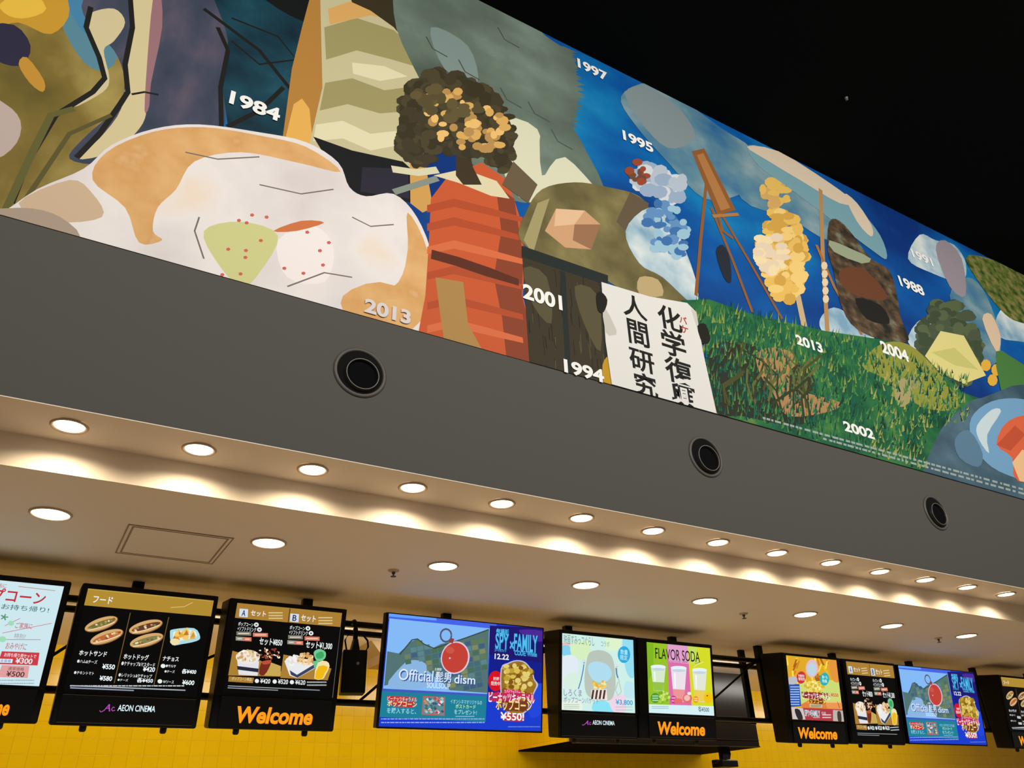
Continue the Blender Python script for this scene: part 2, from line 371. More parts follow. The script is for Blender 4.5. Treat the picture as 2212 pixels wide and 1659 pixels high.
A.poly([(940, 600), (1000, 610), (1010, 700), (1046, 766), (960, 745), (950, 680)], P(170, 132, 76))
A.line([(846, 366), (900, 374), (945, 368)], .05, P(212, 208, 176)); A.line([(850, 416), (900, 400), (945, 386)], .04, P(132, 142, 130))
A.poly([(985, 300), (1010, 300), (1020, 360), (1040, 400), (1000, 400), (984, 380)], P(62, 50, 32))
def clump(cx, cy, rx, ry, n, cols, r, layers=30):
    A.begin(n)
    for i in range(n):
        a = random.uniform(0, 6.283); q = math.sqrt(random.random())
        A.ell(cx+rx*q*math.cos(a), cy+ry*q*math.sin(a)+.27*rx*q*math.cos(a), r*random.uniform(.6, 1.3), r*random.uniform(.5, 1.0), random.choice(cols), n=9)
    A.end()
DK = [P(64, 57, 38), P(56, 50, 32), P(74, 66, 44)]
clump(985, 250, 108, 84, 260, DK, 20); clump(900, 300, 42, 56, 60, DK, 15); clump(1076, 300, 34, 70, 70, DK, 13)
clump(1000, 262, 92, 62, 70, [P(232, 188, 112), P(214, 168, 92), P(180, 140, 80)], 11); clump(965, 225, 70, 30, 26, [P(96, 84, 52), P(86, 76, 48)], 14)
# olive boulders, pink stone, dark fence boards
A.poly([(1122, 520), (1135, 460), (1170, 410), (1240, 395), (1310, 405), (1380, 425), (1404, 470), (1380, 540), (1340, 580), (1290, 600), (1200, 570)], OLIVE, 4)
A.poly([(1084, 400), (1108, 350), (1160, 400), (1140, 440)], P(104, 88, 66))
A.poly([(1330, 480), (1360, 416), (1400, 440), (1380, 530)], P(98, 84, 64))
A.poly([(1130, 520), (1160, 440), (1186, 430), (1170, 480), (1150, 550)], P(160, 150, 104))
A.poly([(1176, 500), (1200, 452), (1262, 456), (1296, 486), (1276, 540), (1220, 536)], P(202, 156, 116)); A.poly([(1200, 452), (1262, 456), (1240, 486), (1196, 490)], P(222, 184, 146)); A.poly([(1240, 486), (1296, 486), (1276, 540), (1236, 520)], P(150, 110, 80))
A.poly([(1300, 600), (1312, 570), (1360, 555), (1410, 568), (1455, 595), (1485, 650), (1400, 650)], OLIVE, 4)
A.poly([(1380, 600), (1420, 605), (1430, 640), (1380, 636)], P(184, 162, 116), 3)
A.poly([(1126, 535), (1310, 598), (1330, 900), (1146, 830)], P(58, 52, 36))
for i in range(60):
    x = random.uniform(1140, 1310); y = random.uniform(580, 790)
    A.line([(x, y), (x+random.uniform(1, 5), y+random.uniform(16, 44))], .006, random.choice([P(30, 28, 20), P(84, 78, 50), P(40, 36, 24)]))
A.poly([(1130, 580), (1180, 600), (1190, 700), (1150, 660)], P(86, 80, 54), 3); A.poly([(1240, 620), (1290, 640), (1296, 760), (1260, 700)], P(86, 80, 54), 3)
A.poly([(1126, 532), (1312, 596), (1312, 618), (1126, 556)], P(34, 42, 40)); A.poly([(1208, 585), (1220, 590), (1234, 830), (1222, 826)], P(34, 42, 40)); A.poly([(1294, 615), (1303, 618), (1318, 850), (1309, 846)], P(34, 42, 40))
A.poly([(1300, 790), (1315, 770), (1325, 800), (1325, 850), (1306, 840)], P(190, 146, 30), 3)
# sky clouds in the middle
A.poly([(1340, 210), (1400, 180), (1470, 215), (1560, 280), (1620, 320), (1650, 380), (1600, 420), (1520, 430), (1440, 350), (1370, 270)], HAZE, 4)
A.poly([(1350, 200), (1400, 190), (1470, 240), (1500, 300), (1440, 320), (1380, 260)], P(128, 142, 148), 4)
A.poly([(1560, 300), (1700, 380), (1800, 460), (1790, 520), (1700, 470), (1600, 430)], HAZE, 4)
A.poly([(1350, 500), (1400, 450), (1450, 480), (1500, 600), (1500, 660), (1430, 600), (1380, 570)], CLOUD, 4)
clump(1430, 400, 60, 34, 60, [P(206, 212, 218), P(178, 190, 204), P(150, 170, 196)], 16); clump(1440, 500, 46, 60, 60, [P(96, 140, 190), P(150, 190, 210), P(60, 110, 170)], 12)
clump(1376, 376, 18, 26, 16, [P(150, 70, 44), P(110, 70, 50)], 9)
A.poly([(1770, 690), (1800, 665), (1850, 690), (1900, 720), (1850, 740), (1780, 720)], CLOUD, 4)
A.poly([(1960, 560), (1985, 508), (2020, 520), (2060, 530), (2085, 570), (2075, 610), (2010, 590)], CLOUD, 4)
A.poly([(1960, 740), (1990, 690), (2030, 720), (2020, 790)], CLOUD, 4)
A.poly([(2150, 690), (2180, 660), (2250, 690), (2280, 760), (2212, 740), (2160, 730)], CLOUD, 4)
A.poly([(2050, 640), (2090, 600), (2130, 640), (2160, 740), (2140, 790), (2090, 740)], HAZE, 4)
# wooden poles, yellow tree, pale arch of cloud, rock stack
WOOD = P(140, 88, 44); WOODL = P(172, 118, 66)
A.poly([(1493, 328), (1520, 322), (1588, 455), (1548, 466)], WOOD); A.poly([(1504, 336), (1518, 332), (1576, 450), (1556, 456)], WOODL)
for q in ([(1524, 400), (1512, 520), (1502, 640)], [(1535, 450), (1580, 560), (1624, 676)], [(1552, 455), (1620, 570), (1688, 690)], [(1548, 460), (1560, 500), (1582, 516)]): A.line(q, .03, WOOD)
A.line([(1538, 468), (1594, 464)], .03, WOODL)
A.poly([(1545, 545), (1560, 530), (1575, 560), (1578, 610), (1562, 600)], P(34, 40, 50), 3)
A.line([(1690, 560), (1722, 640), (1736, 706)], .07, P(196, 170, 130))
clump(1690, 550, 44, 100, 150, [P(226, 184, 92), P(236, 200, 120), P(206, 160, 70)], 15); clump(1664, 545, 30, 44, 40, [P(226, 206, 178), P(236, 216, 170)], 13); clump(1672, 420, 30, 26, 30, [P(206, 164, 96), P(222, 182, 92)], 12)
A.poly([(1612, 318), (1660, 325), (1770, 392), (1850, 450), (1900, 510), (1914, 560), (1880, 540), (1800, 480), (1700, 405), (1640, 362)], P(116, 158, 170), 4)
A.poly([(1612, 318), (1680, 328), (1790, 396), (1840, 436), (1812, 440), (1730, 392), (1660, 350)], P(214, 196, 172), 3)
A.poly([(1822, 420), (1850, 440), (1882, 490), (1880, 512), (1850, 480)], P(214, 196, 172), 3)
A.line([(1771, 410), (1776, 560), (1786, 720)], .05, P(176, 134, 84)); A.line([(1762, 530), (1800, 620), (1860, 724)], .04, P(160, 108, 60))
for i in range(5): A.ell(1779+i*.8, 575+i*18, 7, 9, P(226, 204, 168), n=8)
A.poly([(1790, 480), (1812, 478), (1842, 510), (1880, 560), (1920, 585), (1936, 640), (1945, 690), (1962, 735), (1930, 740), (1880, 728), (1836, 700), (1812, 650), (1800, 590), (1786, 540)], ROCKS, 3)
A.poly([(1812, 585), (1860, 580), (1910, 630), (1906, 650), (1850, 640), (1820, 620)], P(104, 62, 40), 3)
A.poly([(1846, 645), (1900, 660), (1920, 700), (1870, 690)], P(30, 28, 24), 3)
A.poly([(1790, 520), (1840, 540), (1880, 560), (1860, 570), (1800, 545)], P(150, 160, 132), 2)
# right: olive tree, green mound with pale field, yellow flowers
A.poly([(2085, 560), (2120, 555), (2212, 590), (2300, 640), (2300, 720), (2212, 700), (2170, 680), (2120, 620)], mat('mural_foliage', (96, 110, 46), .6, spec=.15, noise=((9, 1, 11), [(.36, (48, 70, 28)), (.5, (98, 112, 48)), (.62, (140, 126, 78))])), 4)
A.poly([(2020, 540), (2040, 520), (2076, 560), (2084, 640), (2050, 620)], P(150, 140, 150), 3)
clump(2050, 745, 62, 92, 170, [P(72, 84, 62), P(60, 74, 52), P(84, 98, 66)], 15)
A.poly([(1996, 770), (2030, 716), (2080, 726), (2128, 812), (2080, 830), (2030, 806)], P(216, 206, 132)); A.poly([(2010, 762), (2060, 752), (2112, 800), (2060, 790)], P(196, 190, 112))
A.poly([(2120, 690), (2140, 680), (2160, 730), (2150, 760)], P(216, 190, 160), 3)
for x, y in ((2128, 790), (2150, 800), (2170, 815), (2160, 780), (2142, 822), (2182, 838)): A.ell(x, y, 11, 13, P(222, 170, 60), n=9)
# meadow with blades of grass
A.poly([(1470, 650), (1530, 648), (1610, 676), (1700, 698), (1780, 716), (1860, 728), (1950, 742), (2010, 790), (2080, 850), (2140, 870), (2212, 900), (2212, 1150), (1500, 960), (1530, 760)], GRASS)
A.poly([(1900, 745), (1960, 745), (2020, 800), (2070, 880), (1990, 880), (1910, 820), (1860, 790)], P(140, 142, 56), 4)
A.poly([(2150, 760), (2212, 790), (2300, 830), (2300, 900), (2180, 880)], P(70, 120, 60), 3)
A.poly([(2030, 930), (2080, 880), (2120, 860), (2260, 850), (2400, 1160), (2100, 1060), (1995, 1040)], WATER, 4)
A.poly([(1530, 760), (1600, 740), (1700, 790), (1760, 880), (1720, 920), (1600, 900), (1545, 890)], P(44, 44, 30), 4)
A.poly([(1632, 765), (1670, 752), (1716, 770), (1708, 830), (1740, 850), (1812, 870), (1790, 890), (1700, 900), (1668, 850), (1640, 810)], P(170, 128, 82), 3)
A.poly([(1706, 800), (1740, 790), (1760, 840), (1712, 845)], P(62, 40, 26), 3)
A.poly([(1930, 830), (1960, 820), (1970, 860), (1940, 880)], P(164, 150, 104), 3); A.ell(1975, 826, 16, 14, P(150, 146, 96))
gc = [P(16, 74, 52), P(36, 108, 58), P(12, 92, 80), P(76, 132, 62), P(128, 148, 66), P(10, 54, 44), P(160, 160, 84)]
A.begin(400)
for i in range(2600):
    x = random.uniform(1500, 2090); t = random.random()
    top = 652+.245*(x-1500)+(.12*(x-1900) if x > 1900 else 0); bot = 470+.2745*x
    y = top+(bot-top)*t
    if x > 2000 and y > 930 - .2*(x-2000): continue
    g = random.choice(gc[:5] if t < .5 else gc[:4]+gc[5:6]) if x < 1880 else random.choice(gc[1:])
    h = random.uniform(8, 22)*(1.3-.4*(x-1500)/600); dx = random.uniform(-6, 8); ww = random.uniform(1.2, 2.6)
    A.poly([(x-ww, y), (x+ww, y), (x+dx, y-h)], g)
A.end()
for i in range(26):
    x = random.uniform(1545, 1760); y = random.uniform(800, 900)+.12*(x-1545)
    A.line([(x, y), (x+random.uniform(-14, 14), y-40), (x+random.uniform(-44, 44), y-70)], .02, random.choice([P(70, 74, 34), P(44, 58, 30), P(96, 98, 48)]))
A.poly([(2095, 905), (2140, 868), (2212, 864), (2300, 900), (2300, 1060), (2212, 1040), (2140, 1010), (2100, 960)], P(112, 158, 194), 4)
A.poly([(2108, 920), (2140, 886), (2160, 890), (2130, 940), (2134, 980), (2112, 950)], P(196, 212, 216), 3)
A.poly([(2150, 960), (2176, 910), (2240, 900), (2300, 960), (2300, 1040), (2196, 1040), (2184, 990)], P(214, 98, 62), 3)
A.poly([(2184, 1000), (2206, 972), (2240, 990), (2222, 1044), (2200, 1040)], P(232, 188, 140)); A.poly([(2150, 962), (2190, 920), (2212, 940), (2180, 975)], P(190, 78, 50))
A.poly([(2060, 950), (2090, 930), (2120, 980), (2110, 1010), (2070, 990)], P(88, 122, 146), 3)
# white banner
A.poly([(1297, 611), (1400, 642), (1482, 656), (1502, 676), (1516, 760), (1548, 905), (1322, 850), (1306, 740)], P(222, 220, 216))
A.poly([(1300, 660), (1330, 716), (1322, 726), (1306, 720)], P(196, 192, 182), 2); A.poly([(1490, 668), (1502, 676), (1512, 740)], P(200, 196, 188))
A.poly([(1286, 640), (1296, 632), (1310, 650), (1302, 676), (1290, 672)], P(26, 26, 22), 3); A.poly([(1504, 706), (1522, 702), (1532, 736), (1516, 744)], P(26, 26, 22), 3)
rn = random.Random(4); A.begin(4)
for row in (0, 1):                           # two rows of print too small to read along the lower edge
    x = 1645+row*130
    while x < 2230:
        ww = rn.uniform(4, 14); y = 470+.2745*x-20+row*9
        A.poly([(x, y), (x+ww, y+ww*.2745), (x+ww, y+ww*.2745+4.5), (x, y+4.5)], P(150, 165, 160)); x += ww+rn.uniform(1.5, 6)
A.end()
def clip(bm):
    for co, no in (((0, 0, ZM0), (0, 0, -1)), ((0, 0, ZM1-.002), (0, 0, 1)), ((-3.2, 0, 0), (-1, 0, 0)), ((13, 0, 0), (1, 0, 0))):
        bmesh.ops.bisect_plane(bm, geom=bm.verts[:]+bm.edges[:]+bm.faces[:], plane_co=co, plane_no=no, clear_outer=True)
A.bm.normal_update(); bmesh.ops.triangulate(A.bm, faces=[f for f in A.bm.faces if len(f.verts) > 4], ngon_method='EAR_CLIP')
clip(A.bm)
K = A.k
A.box((-3.2, -.004, ZM0), (13, 0, ZM1-.002), P(120, 120, 120))
facing(A.build('printed_panel', mu, normals=False))
LY = .004+K*.000004+.0002
for st, bl, tr in (('1984', (493, 226), (606, 239)), ('1997', (1247, 147.5), (1309, 159)), ('1995', (1345, 303.5), (1407, 312)), ('2013', (785, 676), (886, 674)), ('2001', (1128, 646), (1211, 641)), ('1994', (1217, 806), (1301, 801)),
                   ('1991', (1970.5, 557), (2009, 559)), ('1988', (1944, 619), (1989, 619)), ('2013', (1719.6, 745), (1771, 743)), ('2004', (1904.6, 763), (1955, 758)), ('2002', (1822.6, 932), (1882, 929))):
    T = Flat(on_mural, start=LY); T.text(st, bl, tr, P(238, 238, 236) if bl != (785, 676) else P(214, 208, 208), bold=.035)
    facing(T.build('year_lettering', mu, normals=False))
T = Flat(on_mural, start=LY)
for ch, cx, cy, hw, hh in (('人', 1368, 665, 23, 22), ('間', 1376, 722, 19, 25), ('研', 1384, 782, 24, 22), ('究', 1392, 834, 22, 24), ('化', 1444, 690, 22, 23), ('学', 1452, 745, 22, 25), ('復', 1464, 804, 26, 26), ('興', 1476, 860, 24, 25)):
    T.text(ch, (cx-hw, cy+hh-.27*hw), (cx+hw, cy-hh+.27*hw), INK, bold=.018)
T.text('バ', (1466, 698), (1480, 688), P(186, 70, 44), bold=.01); T.text('ケ', (1469, 719), (1483, 708), P(186, 70, 44), bold=.01)
clip(T.bm); f = facing(T.build('banner_lettering', mu, normals=False)); f['label'] = 'black brush characters on the white banner'

# ------------------------------------------------------------------ downlights, nozzles, hatch, sprinklers
NTH = ['first', 'second', 'third', 'fourth', 'fifth', 'sixth', 'seventh', 'eighth', 'ninth', 'tenth', 'eleventh', 'twelfth', 'thirteenth', 'fourteenth']
def downlight_parts(root, R, q_):
    o = MB(); o.lathe([(R, 0), (R, -.003), (R*.95, -.008), (R*.90, -.008), (R*(q_+.02), -.002), (R*q_, 0)], M['ring'], closed=True); o.build('trim_ring', root)
    o = MB(); o.lathe([(R*q_, -.001), (R*(q_-.02), -.005), (R*.5, -.008), (.001, -.009)], M['lens'], n=36); l = o.build('lens', root); l['label'] = 'glowing lens'
def copy_thing(src, loc, label):
    r = src.copy(); C.objects.link(r); r.location = loc; r['label'] = label
    for ch in src.children:
        c = ch.copy(); C.objects.link(c); c.parent = r
        for g in ch.children:
            d = g.copy(); C.objects.link(d); d.parent = c
    return r
for row, (n, x0, dx, y, z, R, grp) in enumerate(((14, -.063, .5145, 3.43, ZA-.0045, .074, 'downlights in the front soffit strip'), (8, -.055, 1.03, 4.157, ZB, .094, 'downlights in the counter ceiling'))):
    src = None
    for i in range(n):
        lab = ('%s downlight from the left in the upper front soffit row' if row == 0 else '%s large downlight from the left in the lower counter ceiling') % NTH[i]
        loc = (x0+dx*i, y, z)
        if src is None:
            src = empty('downlight', loc, lab, 'ceiling light', grp); downlight_parts(src, R, .77 if row == 0 else .85); o = src
        else: o = copy_thing(src, loc, lab)
        if row == 0: lamp('downlight_beam', 'SPOT', (loc[0], loc[1], z-.014), 10, (1, .84, .60), spot_size=math.radians(162), spot_blend=.62, shadow_soft_size=.004)
        else: lamp('downlight_beam', 'SPOT', (loc[0], loc[1], z-.03), 3, (1, .83, .62), spot_size=math.radians(140), spot_blend=1.0, shadow_soft_size=.05)
src = None
for i, x in enumerate((1.107, 3.384, 5.710)):
    lab = ('round black air nozzle at the left of the grey fascia', 'round black air nozzle at the middle of the grey fascia', 'round black air nozzle at the right end of the grey fascia')[i]
    if src: copy_thing(src, (x, YF, CAM.z+1.978), lab); continue
    src = empty('air_nozzle', (x, YF, CAM.z+1.978), lab, 'air nozzle', 'air nozzles along the grey fascia')
    o = MB(); o.lathe([(.138, 0), (.138, -.004), (.130, -.010), (.122, -.010), (.118, -.002), (.118, 0)], M['ventring'], axis='y', n=56, closed=True); o.build('mounting_ring', src)
    o = MB(); o.lathe([(.121, -.0015), (.105, -.001), (.001, -.001)], mat('duct_shadow_black', (13, 13, 12), .8, spec=.1), axis='y', n=56); o.build('recess_shade', src)  # flat black disc, the shade of a recess put into its colour
    o = MB(); o.lathe([(.092, -.002), (.088, -.010), (.0845, -.019), (.083, -.020), (.080, -.019), (.079, -.003)], M['grille'], axis='y', n=48)
    o.lathe([(.079, -.004), (.001, -.004)], M['black'], axis='y', n=48)
    nz = o.build('nozzle_tube', src)
    o = MB(); o.lathe([(.0855, -.018), (.0850, -.0215), (.0815, -.0215), (.0805, -.018)], mat('pale_rim', (120, 116, 108), .4), axis='y', n=48, closed=True); rm = o.build('nozzle_rim', nz)
    nz.location = (.008, -.001, -.014)
h = empty('ceiling_hatch', (.54, 4.412, ZB), 'square access hatch flush in the counter ceiling', 'ceiling hatch')
HM = mat('hatch_edge', (150, 130, 104), .6)
o = MB(); a = .255
for s0, s1 in ((a, a-.022),):
    for s0, s1 in ((.255, .249), (.234, .226)):
        o.box((-s0, -s0, -.004), (s0, -s1, 0), HM); o.box((-s0, s1, -.004), (s0, s0, 0), HM); o.box((-s0, -s1, -.004), (-s1, s1, 0), HM); o.box((s1, -s1, -.004), (s0, s1, 0), HM)
    o.box((-.2495, -.2495, -.002), (.2495, .2495, 0), M['cream'])
o.build('hatch_frame', h)
o = MB(); o.box((-.223, -.223, -.003), (.223, .223, 0), M['cream']); o.build('hatch_panel', h)
SP = mat('sprinkler_metal', (90, 80, 70), .35, metal=.8)
src = None
for i, (x, y) in enumerate(((1.778, 4.364), (4.62, 4.335), (7.0, 4.327))):
    lab = ('small ceiling sprinkler left of the third large downlight', 'small ceiling sprinkler between the fifth and sixth large downlights', 'small ceiling sprinkler between the seventh and eighth large downlights')[i]
    if src: copy_thing(src, (x, y, ZB), lab); continue
    src = empty('sprinkler', (x, y, ZB), lab, 'sprinkler', 'sprinklers in the counter ceiling')
    o = MB(); o.lathe([(.034, 0), (.032, -.006), (.014, -.010), (.001, -.010)], M['ring'], n=24); o.build('escutcheon', src)
    o = MB(); o.lathe([(.010, -.008), (.010, -.022), (.004, -.026), (.004, -.036), (.017, -.036), (.017, -.039), (.001, -.039)], SP, n=16); o.build('sprinkler_head', src)
q = on_z(1828, 211, ZM1)
o = MB(); o.lathe([(.014, 0), (.013, -.006), (.005, -.010), (.005, -.022), (.011, -.022), (.011, -.025), (.001, -.025)], mat('pale_fitting', (120, 122, 120), .4), n=20)
o = o.build('ceiling_fitting'); o.location = q; tag(o, 'tiny pale fitting on the black lobby ceiling', 'ceiling fitting')

# ------------------------------------------------------------------ truss, boxes behind the displays
tr_ = empty('display_truss', (4.5, 5.27, ZB), 'black box truss hanging from the counter ceiling behind the displays', 'truss')
TZ = CAM.z
def tpart(name, fn):
    o = MB(); fn(o)
    ob = o.build(name, tr_); ob.data.transform(Matrix.Translation((-4.5, -5.27, -ZB))); return ob
for yy, zz in ((5.235, 1.222), (5.445, 1.21), (5.235, .725)):
    tpart('rail', lambda o: o.tube([(-2.2, yy, TZ+zz), (11.2, yy, TZ+zz)], .021, M['truss'], n=12))
for x in (-.57, .484, 1.528, 2.556, 3.613, 4.68, 5.686, 6.674, 7.838, 8.928, 9.98):
    tpart('hanging_post', lambda o: (o.box((x-.033, 5.215, TZ+.71), (x+.033, 5.26, ZB), M['truss'])))
    tpart('rear_post', lambda o: o.box((x-.03, 5.43, TZ+.72), (x+.03, 5.465, ZB), M['truss']))
    tpart('cross_bar', lambda o: o.tube([(x, 5.235, TZ+1.222), (x, 5.445, TZ+1.21)], .014, M['truss'], n=8))
for xa, xb in ((-.08, .47), (.53, 1.48), (1.92, 2.50), (2.58, 3.52), (3.62, 4.58), (4.80, 5.63), (5.68, 6.54), (6.65, 7.7), (7.8, 8.78)):
    tpart('diagonal_brace', lambda o: o.tube([(xa, 5.237, TZ+.725), (xb, 5.237, TZ+1.215)], .009, M['truss'], n=8))
# black unit on a clamp
bx = empty('equipment_box', (1.842, 5.13, TZ+1.19), 'small black box clamped under the upper truss rail with a looping cable', 'box')
o = MB(); o.box((-.078, -.06, -.43), (.078, .06, -.165), M['case']); b_ = bevel(o.build('body', bx), .008); b_.rotation_euler = (0, 0, math.radians(-14))
o = MB(); o.prism([(-.03, -.165), (.03, -.165), (.012, -.09), (-.012, -.09)], -.02, .02, M['case']); o.tube([(0, 0, -.09), (0, .008, -.02), (0, .02, .02), (0, .04, .034), (0, .083, .034)], .016, M['case']); o.build('clamp', bx)
o = MB(); o.tube([(.01, .01, -.05), (.05, .0, -.055), (.085, 0, -.09), (.092, 0, -.13), (.07, -.01, -.168)], .007, M['case'], n=8); o.build('cable', bx)
o = MB(); o.tube([(-.01, .01, -.05), (-.05, 0, -.06), (-.07, 0, -.1), (-.05, .01, -.166)], .006, M['case'], n=8); o.build('cable', bx)
o = MB(); o.lathe([(.010, -.0615), (.009, -.0635), (.001, -.0635)], mat('badge', (150, 145, 150), .3), axis='y', n=16, o=(.02, 0, -.25)); b_ = o.build('badge', bx); b_.rotation_euler = (0, 0, math.radians(-14))
# beige box under the ceiling
cb = MB(); zz = TZ+1.354
cb.prism([(2.40, zz), (2.49, zz-.10), (2.49, zz-.17), (2.9, zz-.17), (2.9, zz)], 6.3, 6.6, M['beige'])
tag(cb.build('ceiling_box'), 'beige box under the ceiling seen left of the large blue screen', 'ceiling box')
# camera-like unit under the bulkhead
sc_ = empty('security_camera', (6.36, 6.55, 2.235), 'small black camera unit hanging under the dark bulkhead', 'camera')
o = MB(); o.box((-.045, -.03, -.115), (.045, .03, 0), M['case']); o.tube([(.075, 0, 0), (.085, 0, -.06), (.06, 0, -.12)], .008, M['case'], n=8); o.build('bracket', sc_)
o = MB(); o.box((-.12, -.09, -.185), (.09, .07, -.125), M['case']); o.box((-.155, -.05, -.15), (-.115, .03, -.115), M['case']); bevel(o.build('body', sc_), .006)
o = MB(); o.box((-.09, -.06, -.125), (-.06, .02, -.113), M['rim']); o.build('mounting_plate', sc_)
o = MB(); o.box((.0, -.06, -.125), (.1, .03, -.115), M['ring']); o.build('mounting_plate', sc_)

# ------------------------------------------------------------------ displays
Z1 = lambda x, y: (x/3.7705, 1219+y/3.7705)
Z2 = lambda x, y: (360+x/3.7705, 1219+y/3.7705)
Z3 = lambda x, y: (760+x/4.157, 1260+y/4.157)
Z4 = lambda x, y: (1100+x/4.621, 1300+y/4.621)
Z5 = lambda x, y: (1340+x/4.621, 1300+y/4.621)
Z6 = lambda x, y: (1600+x/5.53, 1359+y/5.53)
GRP = 'displays hanging in a row above the counter'
WHITE = E(235, 240, 240); BLK = E(9, 9, 9, 1); GOLD = E(178, 140, 50); PAPER = E(205, 232, 238)
class Screen:
    def __init__(s, name, label, x0, x1, v0, v1, depth, disp, cat='display'):
        s.x0, s.v0 = x0, v0; s.cx = (x0+x1)/2
        s.root = empty(name, plane_pt(s.cx, v0), label, cat, GRP, rot=(TILT, 0, 0))
        hw = (x1-x0)/2; H = v1-v0
        o = MB()
        if depth > .1:                      # sloping front, upright back
            o.prism([(-hw, 0), (hw, 0), (hw, H), (-hw, H)], .004, depth, M['case'])
            for v in o.bm.verts:
                if v.co.y > .1: v.co.y = depth - .055 + (v.co.z-H*0)*math.tan(TILT)
        else: o.box((-hw, .004, 0), (hw, depth, H), M['case'])
        bevel(o.build('casing', s.root), .012 if depth > .1 else .004, 3)
        dx0, dx1, dv0, dv1 = disp; s.disp = disp
        o = MB()
        xa, xb, za, zb = dx0-s.cx, dx1-s.cx, dv0-v0, dv1-v0
        for a, b in (((-hw+.004, -.004, za-.012), (xa, .006, H-.004)), ((xb, -.004, za-.012), (hw-.004, .006, H-.004)), ((xa, -.004, zb), (xb, .006, H-.004)), ((xa, -.004, za-.012), (xb, .006, za))):
            o.box(a, b, M['case'])
        bevel(o.build('bezel', s.root), .002)
        b0 = MB()
        zt = H*.3; ye = (depth-.055+zt*math.tan(TILT) if depth > .1 else depth); b0.box((-.06, ye-.004, zt-.03), (.06, max(ye+.01, .20), zt+.03), M['truss']); b0.build('mounting_bracket', s.root)
        if depth > .1:
            for sx in (-.55, .55):
                l = MB(); l.lathe([(.018, 0), (.018, -.022), (.012, -.030), (.001, -.030)], M['truss'], n=16, o=(sx*hw, .05, 0)); l.build('mounting_lug', s.root)
    def flat(s, z, aff=None, start=0.0):
        a = aff or (1, 0, 1, 0)
        F = Flat(on_screen, eps=.000008, start=start, aff=(a[0], a[1]-s.cx, a[2], a[3]-s.v0), z=z); F.bf = .62; return F
    def bg(s, F, m):
        d = s.disp; F.raw([(d[0]-s.cx, d[2]-s.v0), (d[1]-s.cx, d[2]-s.v0), (d[1]-s.cx, d[3]-s.v0), (d[0]-s.cx, d[3]-s.v0)], m)
    def done(s, F):
        # keep the picture inside its display
        d = s.disp
        F.bm.normal_update(); bmesh.ops.triangulate(F.bm, faces=[f for f in F.bm.faces if len(f.verts) > 4], ngon_method='EAR_CLIP')
        for co, no in (((d[0]-s.cx, 0, 0), (-1, 0, 0)), ((d[1]-s.cx, 0, 0), (1, 0, 0)), ((0, 0, d[2]-s.v0), (0, 0, -1)), ((0, 0, d[3]-s.v0), (0, 0, 1))):
            bmesh.ops.bisect_plane(F.bm, geom=F.bm.verts[:]+F.bm.edges[:]+F.bm.faces[:], plane_co=co, plane_no=no, clear_outer=True)
        return facing(F.build('screen_picture', s.root, normals=False))
    def sign(s, z, fn, edge=True):
        d = s.disp; o = MB(); hw = .97*(d[1]-d[0])/2+.01
        c = (d[0]+d[1])/2-s.cx
        o.box((c-hw, -.002, .012), (c+hw, .006, d[2]-s.v0-.016), mat('black_sign_acrylic', (8, 8, 8), .16, spec=.5))
        if edge: o.box((c-hw, -.003, .014), (c+hw, -.0018, .0165), M['rim']); o.box((c-hw, -.003, d[2]-s.v0-.019), (c+hw, -.0018, d[2]-s.v0-.0165), M['rim'])
        p = o.build('sign_panel', s.root)
        F = s.flat(z, start=.0025); fn(F); l = facing(F.build('sign_lettering', p, normals=False))
        return l
def welcome(bl, tr):
    def fn(F):
        F.text('Welcome', (bl[0]+2, bl[1]+2), (tr[0]+2, tr[1]+2), E(150, 60, 8), bold=.06, shear=.12)
        F.text('Welcome', bl, tr, E(250, 152, 24, 1.1), bold=.056, shear=.12)
    return fn
def cinema(a, b, c):                        # script monogram and capitals; a,b: box of the capitals, c: scale
    def fn(F):
        F.text('AEON CINEMA', a, b, E(215, 238, 245, 1.1), bold=.022)
        x, y = a[0]-c*3.1, a[1]; k = c
        V = E(190, 80, 190)
        (xw, _), (xw2, _) = F.pt((0, y)), F.pt((k, y)); t = abs(xw2-xw)*.2
        F.line([(x-.9*k, y-.1*k), (x-.6*k, y+.25*k), (x+.1*k, y-.1*k), (x+.9*k, y-1.0*k), (x+1.3*k, y-1.5*k)], t, V)
        F.line([(x+1.3*k, y-1.5*k), (x+1.25*k, y-.8*k), (x+1.35*k, y+.1*k)], t*1.5, V)
        F.line([(x+.5*k, y-.55*k), (x+1.4*k, y-.65*k)], t*.8, V)
        F.line([(x+2.5*k, y-.75*k), (x+2.1*k, y-.85*k), (x+1.8*k, y-.35*k), (x+2.0*k, y), (x+2.6*k, y-.15*k)], t, V)
    return fn

# ---- popcorn take-home menu at the far left
s1 = Screen('menu_display', 'pale blue popcorn menu display cut off at the left edge', -.61, .121, -.09, .628, .2, (-.58, .088, .09, .598))
F = s1.flat(Z1); s1.bg(F, PAPER)
RED = E(196, 50, 60); GRN = E(90, 150, 110)
F.text('ポップコーン', (-330, 276), (385, 226), RED, bold=.03); F.text('ポップコーンをお持ち帰り!', (-560, 318), (405, 352), E(60, 120, 125), bold=.012)
F.text('ご家族に', (120, 520), (270, 482), E(190, 70, 80), bold=.008); F.text('おみやげに', (40, 690), (225, 645), E(190, 90, 100), bold=.008); F.text('映画に', (-60, 185), (60, 160), E(190, 70, 80))
for p in ([(40, 500), (165, 440)], [(20, 560), (420, 480)], [(0, 612), (330, 614)], [(150, 180), (450, 215)]): F.line(p, .003, E(200, 120, 130))
for i in range(5):
    a = i*1.2566; F.line([(35, 430), (35+32*math.cos(a), 430+26*math.sin(a))], .006, GRN)
